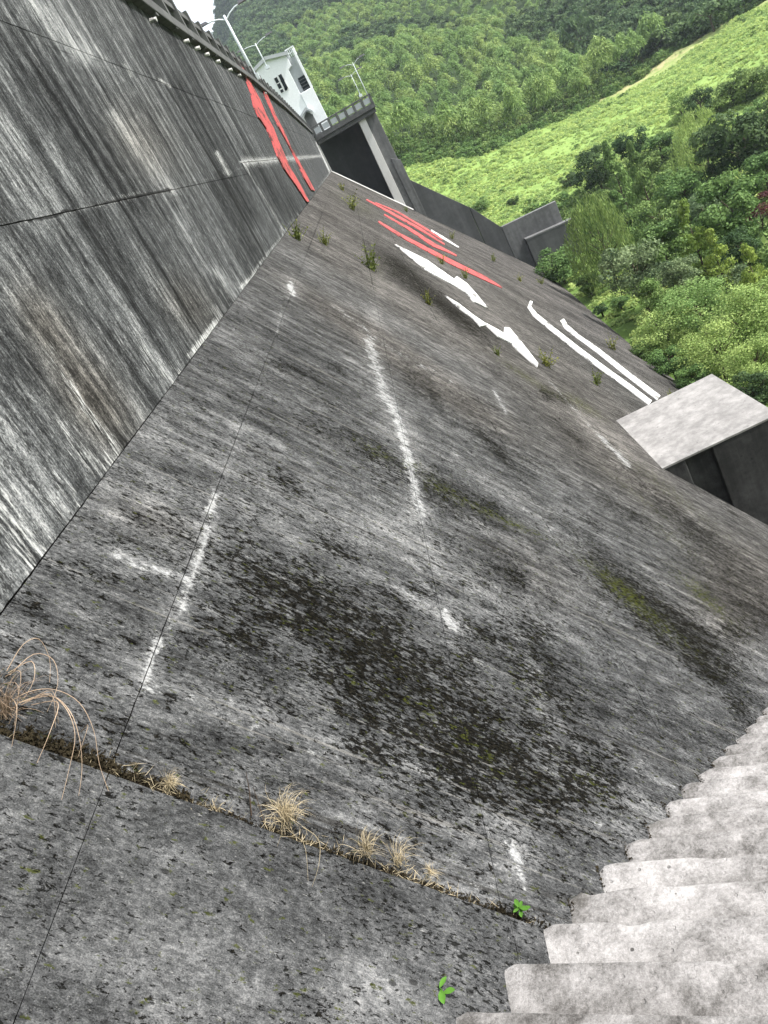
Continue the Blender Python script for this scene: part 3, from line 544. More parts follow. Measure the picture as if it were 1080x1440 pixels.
def stroke_wall(name, px, label, thick=.05):
    P = [onx(p, -2+thick) for p in px]; n = len(P); c = P[0]
    root = empty(name, (-2, P[0][1], P[0][2]), label=label, cat='lettering')
    s = MB(); s.poly([p-np.array([-2, c[1], c[2]]) for p in P]+[p-np.array([-2+thick-.01, c[1], c[2]]) for p in P], [tuple(range(n)), tuple(range(2*n-1, n-1, -1))]+[(i, n+i, n+(i+1) % n, (i+1) % n) for i in range(n)])
    s.build('face', M['red'], root)
    return root
stroke_wall('red_stroke', [(333, 92), (338, 91), (346, 100), (356, 122), (366, 140), (375, 162), (385, 180), (392, 198), (400, 217), (410, 238), (424, 262), (435, 283), (432, 284), (424, 272), (412, 254), (400, 237), (391, 220), (383, 198), (375, 180), (364, 164), (357, 148), (353, 130), (345, 108)], 'broader of two red painted strokes running down the wall, nearer the camera')
stroke_wall('red_stroke', [(365, 112), (372, 124), (380, 142), (388, 162), (400, 185), (410, 208), (420, 225), (430, 243), (443, 268), (438, 267), (428, 250), (420, 232), (412, 215), (402, 196), (392, 178), (384, 160), (376, 142), (369, 124)], 'narrower of two red painted strokes running down the wall, further from the camera')

# ---------------------------------------------------------------- stairs
stairs = empty('concrete_stairs', (-.951, 1.673, -2.389), label='pale worn concrete stairs descending along the edge of the dam slope', cat='stairs')
EX, EY = np.array([.943, -.334]), np.array([.334, .943])
for k in range(-12, 62):
    near = -3 <= k <= 16; nx = 46 if near else 8; nyk = 5
    L, run, rise = 3.6, .271, .199; u0 = -.34
    us = np.linspace(u0, L, nx); hz = []
    rk = np.random.default_rng(100+k); jit = rk.normal(0, .004); ph_ = rk.uniform(0, 9)
    V = []
    us_ = np.sort(np.r_[us, rk.uniform(u0, .6, 12)]) if near else us; nx = len(us_)
    ed = .0025*hnoise(us_*2, us_*0+k, ph_)+.0018*hnoise(us_*23, us_*0, ph_)
    chip = np.zeros(nx)
    for _ in range(3): c_ = rk.uniform(0, 2.5); chip += rk.uniform(.004, .022)*np.exp(-((us_-c_)/rk.uniform(.015, .07))**2)
    chip += .035*np.exp(-((us_+.0)/.035)**2)
    rows = []
    for a_, z_ in ((-run-.03, -.004), (-run*.5, 0), (-.02, .001), (-.004, -.003), (0., -.012), (.0, -.07), (.004, -rise-.06)):
        d_ = a_+(ed-chip*1.1 if a_ > -.03 else 0*ed); zz = z_+.0018*hnoise(us_*3, us_*0+a_*9, ph_)+jit-(chip*.5 if -.03 < a_ < .002 else 0)
        rows.append(np.stack([us_, d_, zz], -1))
    Vl = np.stack(rows); nr = len(rows); org = np.array([.134*k, .2385*k, -.1989*k])
    Vw = np.empty_like(Vl); Vw[..., 0] = org[0]+Vl[..., 0]*EX[0]+Vl[..., 1]*EY[0]; Vw[..., 1] = org[1]+Vl[..., 0]*EX[1]+Vl[..., 1]*EY[1]; Vw[..., 2] = org[2]+Vl[..., 2]
    idx = np.arange(nr*nx).reshape(nr, nx); Fq = np.stack([idx[:-1, :-1], idx[:-1, 1:], idx[1:, 1:], idx[1:, :-1]], -1).reshape(-1, 4)[:, ::-1]
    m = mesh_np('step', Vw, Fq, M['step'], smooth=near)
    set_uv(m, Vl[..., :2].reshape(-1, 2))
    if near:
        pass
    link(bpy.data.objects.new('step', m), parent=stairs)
r = np.random.default_rng(77); V = []; Fc = []  # dark mossy flakes standing in for the contact shade between slope and stairs
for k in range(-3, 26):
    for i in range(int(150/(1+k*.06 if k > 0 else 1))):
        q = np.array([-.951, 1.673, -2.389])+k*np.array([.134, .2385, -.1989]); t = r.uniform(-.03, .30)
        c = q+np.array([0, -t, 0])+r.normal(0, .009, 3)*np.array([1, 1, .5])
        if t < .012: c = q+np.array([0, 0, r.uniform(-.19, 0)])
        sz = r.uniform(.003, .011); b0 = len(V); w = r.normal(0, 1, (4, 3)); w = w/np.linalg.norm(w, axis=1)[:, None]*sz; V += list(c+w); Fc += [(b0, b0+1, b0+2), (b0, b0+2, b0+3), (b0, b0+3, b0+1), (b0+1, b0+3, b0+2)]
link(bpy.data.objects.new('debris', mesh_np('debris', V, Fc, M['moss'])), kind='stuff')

# ---------------------------------------------------------------- block on the slope
blk = empty('concrete_block', (2.9, 16.45, -8.1), label='pale flat-topped concrete block jutting out of the slope, its near side dark', cat='concrete block')
blk_inv = Matrix.Translation((-2.9, -16.45, 8.1))
def to_blk(o): o.parent = blk; o.matrix_parent_inverse = blk_inv; return o
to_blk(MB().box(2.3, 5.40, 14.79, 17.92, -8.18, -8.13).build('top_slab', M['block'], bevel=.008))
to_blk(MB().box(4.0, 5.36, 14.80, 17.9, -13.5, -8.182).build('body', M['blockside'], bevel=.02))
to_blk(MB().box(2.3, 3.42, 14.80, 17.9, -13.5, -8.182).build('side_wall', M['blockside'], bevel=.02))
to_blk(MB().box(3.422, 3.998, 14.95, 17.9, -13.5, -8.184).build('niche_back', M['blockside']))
strip = strip_stuff('debris', 0, 0, .01, .1, 4, M['moss'], 1)
bpy.data.objects.remove(strip)

# ---------------------------------------------------------------- pier, bridge deck, chute wall
YP = 86.0
def XZ(px, y=YP): q = ony(px, y); return (q[0], q[2])
pier = empty('spillway_pier', (3.5, YP, -9), label='grey concrete spillway pier with light edge column under the bridge deck', cat='pier')
pinv = Matrix.Translation((-3.5, -YP, 9))
def to(o, root, inv): o.parent = root; o.matrix_parent_inverse = inv; return o
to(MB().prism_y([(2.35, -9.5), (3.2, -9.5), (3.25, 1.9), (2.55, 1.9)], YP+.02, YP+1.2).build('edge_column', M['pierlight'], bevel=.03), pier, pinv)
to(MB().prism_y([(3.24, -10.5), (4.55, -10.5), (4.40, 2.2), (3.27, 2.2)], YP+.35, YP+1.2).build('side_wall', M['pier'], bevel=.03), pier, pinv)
to(MB().prism_y([(3.85, -10.2), (4.68, -10.5), (4.66, -3.0), (3.85, -2.5)], YP+.15, YP+.345).build('lower_rib', M['pier'], bevel=.03), pier, pinv)
to(MB().box(-2.0, 4.4, YP+4.6, YP+5.6, -14, 2.2).build('back_wall', M['chute']), pier, pinv)
to(MB().box(3.0, 4.4, YP+1.2, YP+4.6, -14, 2.1).build('inner_wall', M['chute']), pier, pinv)
deck = empty('bridge_deck', (1.2, YP, 2.1), label='concrete bridge deck with balustrade spanning from the wall to the pier', cat='bridge')
dinv = Matrix.Translation((-1.2, -YP, -2.1))
to(MB().box(-1.98, 4.62, YP-.5, YP+6, 2.25, 2.72).build('slab', M['cope'], bevel=.03), deck, dinv)
to(MB().box(-1.98, 4.52, YP-.25, YP+.3, 1.85, 2.248).build('beam', M['cope'], bevel=.03), deck, dinv)
to(MB().box(-1.98, 4.64, YP-.52, YP-.32, 3.42, 3.55).build('handrail', M['cope'], bevel=.02), deck, dinv)
proto = None
for i in range(8):
    x = -1.8+i*.9
    if proto is None: proto = MB().box(-.12, .12, -.1, .1, 0, .7).mesh('baluster_post', M['cope'])
    o = bpy.data.objects.new('post', proto); o.location = (x, YP-.42, 2.72); link(o); to(o, deck, dinv)
for i in range(7):
    x = -1.35+i*.9; s = MB().box(x-.31, x+.31, YP-.45, YP-.39, 2.80, 3.3).build('balustrade_panel', M['whitegrey']); to(s, deck, dinv)
# chute training wall
cw = empty('chute_wall', (11, YP+.2, -18), label='dark grey concrete chute wall running down beside the slope and levelling out at the foot', cat='wall')
cinv = Matrix.Translation((-11, -YP-.2, 18))
tA, tB, tC, tD, tE = XZ((577, 253)), XZ((660, 291)), XZ((706, 320)), XZ((783, 283)), XZ((791, 306))
to(MB().prism_y([(tA[0]-1, -14), (tB[0]-.03, -20), (tB[0]-.03, tB[1]), tA, (tA[0]-1, tA[1]+1.0)], YP+.5, YP+1.1).build('wall_panel', M['chute'], bevel=.03), cw, cinv)
to(MB().prism_y([(tB[0]+.03, -20), (tC[0], -24), (tC[0], tC[1]), (tB[0]+.03, tB[1])], YP+.5, YP+1.1).build('wall_panel', M['chute'], bevel=.03), cw, cinv)
to(MB().prism_y([(tC[0]+.04, -24), (tE[0], -24), tE, tD, (tC[0]+.04, tC[1])], YP+.5, YP+1.1).build('wall_panel', M['pier'], bevel=.03), cw, cinv)
lA, lB = XZ((740, 338), YP-.5), XZ((806, 309), YP-.5)
to(MB().prism_y([(lA[0], -24), (lB[0]+1.2, -24), lB, lA], YP-.5, YP+.498).build('lower_wall', M['chute'], bevel=.03), cw, cinv)
to(MB().prism_y([(lA[0]-.03, lA[1]+.004), (lB[0], lB[1]+.004), (lB[0], lB[1]+.14), (lA[0], lA[1]+.14)], YP-.53, YP+.49).build('ledge', M['pier']), cw, cinv)
# ogee floor of the bay and white kerb line along the end of the slope
s = MB(); s.poly([S3(86.02, np.array(-.05), -.02), S3(86.02, np.array(16.), -.02), S3(90.6, np.array(16.), -.02), S3(90.6, np.array(-.05), -.02)], [(0, 1, 2, 3)]); to_dam(s.build('spillway_floor', M['chute']))
s = MB()
pts = [S3(85.9, np.array(d), .05) for d in np.linspace(0, 9, 10)]; s.tube([(-1.95, 85.9, 2.2), (-1.95, 85.9, JZ+.1)]+[tuple(p) for p in pts], .07, 4); to_dam(s.build('edge_kerb', M['pierlight']))

# ---------------------------------------------------------------- gatehouse
YH = 91.0
hs = empty('gatehouse', (-2, YH, 3), label='white painted gatehouse with six-pane window at the far end of the dam', cat='building')
hinv = Matrix.Translation((2, -YH, -3))
def hz(px, y=YH): q = ony(px, y); return (q[0], q[2])
zb = 2.8
a1, a2, a3, a4 = hz((357, 97)), hz((372, 82)), hz((401, 76)), hz((410, 92))
to(MB().prism_y([(-6.2, zb), (-1.35, zb), (-1.35, a4[1]-.2), a4, a3, a2, a1, (-6.2, a1[1]-1)], YH, YH+5).build('wall', M['white'], bevel=.03), hs, hinv)
bx = hz((457, 158))[0]; tz = hz((418, 72))[1]
to(MB().box(-1.348, bx-.2, YH+.5, YH+5, zb, tz-.15).build('bay_wall', M['whitegrey']), hs, hinv)
to(MB().box(-1.348, bx, YH-.1, YH+.5, zb, tz-3.4).build('lower_bay', M['white'], bevel=.03), hs, hinv)
to(MB().box(bx-.2, bx+.05, YH-.05, YH+.45, tz-3.4, tz+.4).build('corner_post', M['white'], bevel=.02), hs, hinv)
q1, q2 = a3, (bx-.1, tz)
s = MB(); 
to(MB().prism_y([(a1[0]-.2, a1[1]), (a1[0]-.1, a1[1]-.25), (a2[0], a2[1]-.25), (a2[0], a2[1]+.1)], YH-.25, YH+5.2).build('roof_edge', M['whitegrey']), hs, hinv)
to(MB().prism_y([(a2[0]+.01, a2[1]-.2), (a3[0]+.25, a3[1]-.2), (a3[0]+.25, a3[1]+.12), (a2[0]+.01, a2[1]+.12)], YH-.3, YH+5.2).build('roof_slab', M['whitegrey']), hs, hinv)
rx0, rx1 = a3[0]+.1, bx+.1
rl = MB()
rl.box(rx0, rx1, YH, YH+.08, tz+.55, tz+.65); rl.box(rx0, rx1, YH, YH+.08, tz+.15, tz+.22)
to(rl.build('roof_rail', M['white']), hs, hinv)
for i in range(6):
    to(MB().box(rx0+i*(rx1-rx0-.08)/5, rx0+i*(rx1-rx0-.08)/5+.08, YH+.09, YH+.16, tz-.15, tz+.65).build('rail_post', M['white']), hs, hinv)
for (x, y, w, h) in [(389, 113, .32, .5), (395.5, 109.5, .34, .62), (393, 121, .34, .46), (400, 119, .34, .9), (396.5, 128, .3, .26), (402, 125.5, .24, .24)]:
    cx, czz = hz((x, y), YH-.02)
    wd = to(MB().box(cx-w/2-.05, cx+w/2+.05, YH-.05, YH-.002, czz-h/2-.05, czz+h/2+.05).build('window', M['frame']), hs, hinv)
    p = MB().box(cx-w/2, cx+w/2, YH-.06, YH-.052, czz-h/2, czz+h/2).build('pane', M['glass']); p.parent = wd
g0 = hz((430, 118), YH+.4)
for i in range(5):
    to(MB().box(g0[0]-.55, g0[0]+.55, YH+.40, YH+.44, g0[1]-.7+i*.3, g0[1]-.62+i*.3).build('grille_bar', M['darkmetal']), hs, hinv)
to(MB().box(g0[0]-.5, g0[0]+.5, YH+.45, YH+.49, g0[1]-.7, g0[1]+.8).build('grille_opening', M['glass']), hs, hinv)
dx, dz_ = hz((436, 167), YH-.1)
to(MB().prism_y([(dx-.5, zb), (dx+.45, zb), (dx+.45, dz_+.2), (dx, dz_+.75), (dx-.5, dz_+.35)], YH-.14, YH-.104).build('doorway', M['pier']), hs, hinv)
to(MB().prism_y([(dx-.9, dz_+.35), (dx+.1, dz_+.85), (dx+.6, dz_+.3), (dx+.6, dz_+.55), (dx+.1, dz_+1.1), (dx-.9, dz_+.6)], YH-.8, YH-.145).build('porch_roof', M['whitegrey']), hs, hinv)
for s_ in (-.75, .5): to(MB().box(dx+s_-.05, dx+s_+.05, YH-.75, YH-.65, zb, dz_+.45).build('porch_post', M['white']), hs, hinv)

# ---------------------------------------------------------------- crest railing, drain spouts
rail = empty('crest_railing', (-1.95, 30, 3.9), label='mossy concrete post railing along the edge of the dam crest', cat='railing')
rinv = Matrix.Translation((1.95, -30, -3.9))
pm = MB().box(-.09, .09, -.11, .11, -.25, .62).mesh('post', M['cope'])
y = 1.5; ps = []
while y < 85:
    o = bpy.data.objects.new('post', pm); o.location = (-1.97, y, crest(y)); link(o); to(o, rail, rinv); ps.append(y); y += 1.9
rb = 0
for a, c in zip(ps[:-1], ps[1:]):
    s = MB(); za, zc_ = crest(a)+.42, crest(c)+.42
    s.poly([(-2.02, a+.12, za-.05), (-1.92, a+.12, za-.05), (-1.92, c-.12, zc_-.05), (-2.02, c-.12, zc_-.05), (-2.02, a+.12, za+.08), (-1.92, a+.12, za+.08), (-1.92, c-.12, zc_+.08), (-2.02, c-.12, zc_+.08)],
           [(3, 2, 1, 0), (4, 5, 6, 7), (0, 1, 5, 4), (1, 2, 6, 5), (2, 3, 7, 6), (3, 0, 4, 7)])
    to(s.build('rail', M['cope']), rail, rinv)
sp = MB().tube([(0, 0, 0), (.12, 0, -.03)], .04, 8).mesh('drain_spout', M['paint'])
for i, (x, y) in enumerate([(201, 12), (251, 46), (268, 58), (283, 69), (300, 81), (321, 99), (333, 105), (370, 130)]):
    q = onx((x, y)); o = bpy.data.objects.new('drain_spout', sp); o.location = (-2.0, q[1], min(q[2], crest(q[1])-.35))
    link(o, label=['small white drain spout at the top picture edge, nearest of the row below the railing', 'second nearest white drain spout below the crest railing', 'third white drain spout below the crest railing from the near end', 'fourth white drain spout below the crest railing from the near end', 'fifth white drain spout below the crest railing from the near end', 'third white drain spout left of the broad red stroke', 'white drain spout beside the top of the broad red stroke', 'white drain spout between the two red strokes'][i], cat='drain spout', group='drain spouts below the crest')

# ---------------------------------------------------------------- street lamps
def lamp(loc, h, label, arm=1.3, rot=0., heads=((1, 0), (-1, 0)), r=.07):
    root = empty('street_lamp', loc, rot, label=label, cat='street lamp', group='street lamps on the dam crest')
    MB().tube([(0, 0, 0), (0, 0, h*.5), (0, 0, h)], r, 8, r*.6).build('pole', M['metal'], root, smooth=True)
    MB().box(-.16, .16, -.16, .16, 0, .25).build('base', M['metal'], root)
    for sx, rise in heads:
        MB().tube([(0, 0, h*.93), (sx*arm*.35, 0, h*.985+rise), (sx*arm*.75, 0, h*1.02+rise), (sx*arm, 0, h*1.02+rise)], r*.45, 6).build('arm', M['metal'], root)
        hd = MB(); x0, x1 = sorted((sx*arm*.95, sx*(arm+.62)))
        hd.poly([(x0, -.12, 0), (x1, -.12, 0), (x1, .12, 0), (x0, .12, 0), (x0+.08, -.07, .12), (x1-.08, -.07, .10), (x1-.08, .07, .10), (x0+.08, .07, .12)], [(3, 2, 1, 0), (4, 5, 6, 7), (0, 1, 5, 4), (1, 2, 6, 5), (2, 3, 7, 6), (3, 0, 4, 7)])
        hd.v = [(a, b_, c+h*1.02+rise) for a, b_, c in hd.v]; hd.build('lamp_head', M['darkmetal'], root)
    return root
def lamp_at(basepx, toppx, y, label, **kw):
    b_ = ony(basepx, y); t = ony(toppx, y); return lamp((b_[0], y, b_[2]), t[2]-b_[2], label, **kw)
q = lamp_at((362, 113), (314, 22), 38.5, 'tall white double-arm lamp post behind the broad red stroke, nearest of the lamps', arm=.75, r=.075)
lamp_at((377, 97), (357, 62), 72., 'lamp post standing left of the gatehouse roof, with a long left arm', arm=1.0, r=.06)
lamp_at((520, 140), (496, 88), 86.5, 'taller of the two lamp posts at the end of the bridge deck', arm=.75, r=.045)
lamp_at((508, 136), (491, 106), 88.5, 'shorter of the two lamp posts at the end of the bridge deck', arm=.7, r=.04)

# ---------------------------------------------------------------- foliage
LEAF = dict(
    dark=mat_leaf('dark_leaf', (.015, .036, .015), (.09, .15, .055)), mid=mat_leaf('mid_leaf', (.04, .085, .025), (.21, .31, .095)),
    light=mat_leaf('light_leaf', (.10, .18, .045), (.38, .50, .17)), yellow=mat_leaf('yellow_leaf', (.10, .16, .03), (.38, .46, .11)),
    willow=mat_leaf('willow_leaf', (.05, .10, .03), (.25, .36, .11)), grey=mat_leaf('grey_green_leaf', (.045, .08, .04), (.25, .33, .16)),
    bamboo=mat_leaf('bamboo_leaf', (.06, .12, .035), (.36, .48, .16)), vine=mat_leaf('vine_leaf', (.27, .38, .11), (.50, .60, .24), .45),
    purple=mat_leaf('purple_leaf', (.04, .012, .02), (.15, .045, .06)), hill=mat_leaf('hill_leaf', (.028, .058, .028), (.14, .21, .08)),
    weed=mat_leaf('weed_leaf', (.05, .07, .015), (.26, .28, .07)))
def leaf_mesh(name, C, D, N, L, Wd, val, mat):     # centres, long axis, normal, length, width (arrays)
    D = D/np.linalg.norm(D, axis=1)[:, None]; Sd = np.cross(D, N); Sd /= np.linalg.norm(Sd, axis=1)[:, None]+1e-9
    L = np.asarray(L)[:, None]; Wd = np.asarray(Wd)[:, None]
    V = np.stack([C-D*L*.5, C+Sd*Wd*.5, C+D*L*.5, C-Sd*Wd*.5], 1).reshape(-1, 3); n = len(C)
    m = mesh_np(name, V, np.arange(4*n).reshape(n, 4), mat); attrs(m, np.repeat(np.stack([val]*3, -1), 4, axis=0), 'leafv'); return m
def unit(r, n): v = r.normal(0, 1, (n, 3)); return v/np.linalg.norm(v, axis=1)[:, None]
def crown(kind, seed, mat, n=2600, rx=1., rz=1.2, leaf=.12, lobes=16):
    r = np.random.default_rng(seed)
    if kind == 'willow':
        ns = 150; C = []; D = []; val = []
        for i in range(ns):
            a = r.uniform(0, 2*np.pi); q = r.uniform(.1, 1)**.6*rx; st = np.array([math.cos(a)*q*.55, math.sin(a)*q*.55, rz*(.95-.35*(q/rx)**2)+r.normal(0, .06)]); en = np.array([math.cos(a)*q, math.sin(a)*q, -rz*r.uniform(.3, 1)])
            vv = r.uniform(0, 1)
            for t in np.linspace(0, 1, max(6, n//ns)):
                p = st*(1-t)**1+en*t; p[:2] = st[:2]+(en[:2]-st[:2])*min(1, t*2.2)**.6; C.append(p+r.normal(0, .03*rx, 3)); D.append([r.normal(0, .25), r.normal(0, .25), -1]); val.append(np.clip(vv*.6+r.uniform(0, .4), 0, 1))
        C = np.array(C); D = np.array(D); k = len(C); return leaf_mesh('crown', C, D, unit(r, k), r.uniform(1.5, 2.6, k)*leaf, r.uniform(.35, .6, k)*leaf, np.array(val), mat)
    LC = []; LR = []
    for i in range(lobes):
        if kind == 'cone':
            t = r.uniform(0, 1)**.8; a = r.uniform(0, 6.28); q = rx*(1-t)*.8; LC.append((math.cos(a)*q, math.sin(a)*q, rz*(2*t-1))); LR.append(rx*(.42-.26*t))
        elif kind == 'bamboo':
            a = r.uniform(0, 6.28); q = rx*r.uniform(0, .75); LC.append((math.cos(a)*q, math.sin(a)*q, rz*(.6-.7*(q/rx)**2+r.normal(0, .12)))); LR.append(rx*r.uniform(.28, .42))
        else:
            v = unit(r, 1)[0]; v[2] = v[2]*.8+.15; q = r.uniform(.45, .85); LC.append((v[0]*rx*q, v[1]*rx*q, v[2]*rz*q)); LR.append(rx*r.uniform(.24, .42))
    LC = np.array(LC); LR = np.array(LR); pick = r.integers(0, lobes, n); u_ = unit(r, n); u_[:, 2] = np.where(r.uniform(0, 1, n) < .7, np.abs(u_[:, 2]), u_[:, 2])
    rad = LR[pick]*r.uniform(.55, 1.08, n)
    C = LC[pick]+u_*rad[:, None]*np.array([1, 1, .8]); N = u_+r.normal(0, .45, (n, 3))
    D = np.cross(N, r.normal(0, 1, (n, 3)))
    if kind == 'bamboo': D = u_*np.array([1, 1, .4])+np.array([0, 0, -.55]); C[:, 2] -= .35*(np.hypot(C[:, 0], C[:, 1])/rx)**2*rz
    lv = r.uniform(0, 1, lobes); val = np.clip(lv[pick]*.45+r.uniform(0, .55, n), 0, 1)
    asp = .4 if kind == 'bamboo' else .7
    return leaf_mesh('crown', C, D, N, r.uniform(.7, 1.5, n)*leaf*(1.5 if kind == 'bamboo' else 1), r.uniform(.7, 1.3, n)*leaf*asp, val, mat)
def trunk_mesh(seed, h, r0, spread, limbs=7):
    r = np.random.default_rng(seed); s = MB(); top = (r.normal(0, .08)*h*.3, r.normal(0, .08)*h*.3, h)
    s.tube([(0, 0, -.3), (top[0]*.3, top[1]*.3, h*.4), (top[0]*.7, top[1]*.7, h*.75), top], r0, 6, r0*.3)
    for i in range(limbs):
        t = r.uniform(.4, .9); a = r.uniform(0, 6.28); l = spread*r.uniform(.5, .9); b0 = np.array([top[0]*t, top[1]*t, h*t])
        s.tube([b0, b0+np.array([math.cos(a)*l*.5, math.sin(a)*l*.5, l*.35]), b0+np.array([math.cos(a)*l, math.sin(a)*l, l*.8])], r0*.38, 5, r0*.1)
    return s.mesh('trunk', M['bark'], True)
PROTO = {}
def protos(key, kind, mat, nvar, **kw):
    PROTO[key] = [(crown(kind, 11*i+len(PROTO)*97+5, LEAF[mat], **kw)) for i in range(nvar)]
protos('round_dark', 'round', 'dark', 2, n=5200, leaf=.085, lobes=26); protos('round_mid', 'round', 'mid', 3, n=5200, leaf=.085, lobes=26); protos('round_light', 'round', 'light', 2, n=4200, leaf=.09, lobes=24)
protos('grey', 'round', 'grey', 2, n=4600, leaf=.08, lobes=28); protos('yellow', 'cone', 'yellow', 2, n=2600, leaf=.10, lobes=26); protos('cone_mid', 'cone', 'willow', 2, n=3200, leaf=.10, lobes=26)
protos('willow', 'willow', 'willow', 2, n=6600, leaf=.055); protos('willow_pale', 'willow', 'light', 1, n=6000, leaf=.05)
protos('bamboo_near', 'round', 'light', 3, n=9000, leaf=.05, lobes=46); protos('purple', 'round', 'purple', 1, n=2600, leaf=.09, lobes=14)
protos('bamboo', 'bamboo', 'bamboo', 4, n=1000, leaf=.125, lobes=13); protos('hill', 'round', 'hill', 4, n=900, leaf=.17, lobes=14); protos('hilllight', 'bamboo', 'light', 2, n=600, leaf=.16, lobes=12)
def tree(name, px, py, rpx, key, hc, label, aspect=1.2, seed=0, group=None, cat='tree', trunk=True):
    """a tree whose crown centre is seen at (px,py), hc metres above ground, crown radius rpx pixels wide"""
    if py < 180: hc *= .55
    if key == 'bamboo_near': hc *= .62; rpx *= 1.12
    x, y, z, d = on_ground(px, py, hc); dist = math.sqrt(x*x+y*y+(z+hc)**2); r = rpx*dist/F*1.3
    root = empty(name, (x, y, z), random.uniform(0, 6), label=label, cat=cat, group=group)
    P = PROTO[key]; o = bpy.data.objects.new('crown', P[seed % len(P)]); o.location = (0, 0, hc); rz = r*aspect; o.scale = (r, r, rz/1.2)
    link(o, parent=root)
    if trunk: link(bpy.data.objects.new('trunk', trunk_mesh(seed+50, hc+rz*.25, max(.09, r*.055), r*.8)), parent=root)
    return root
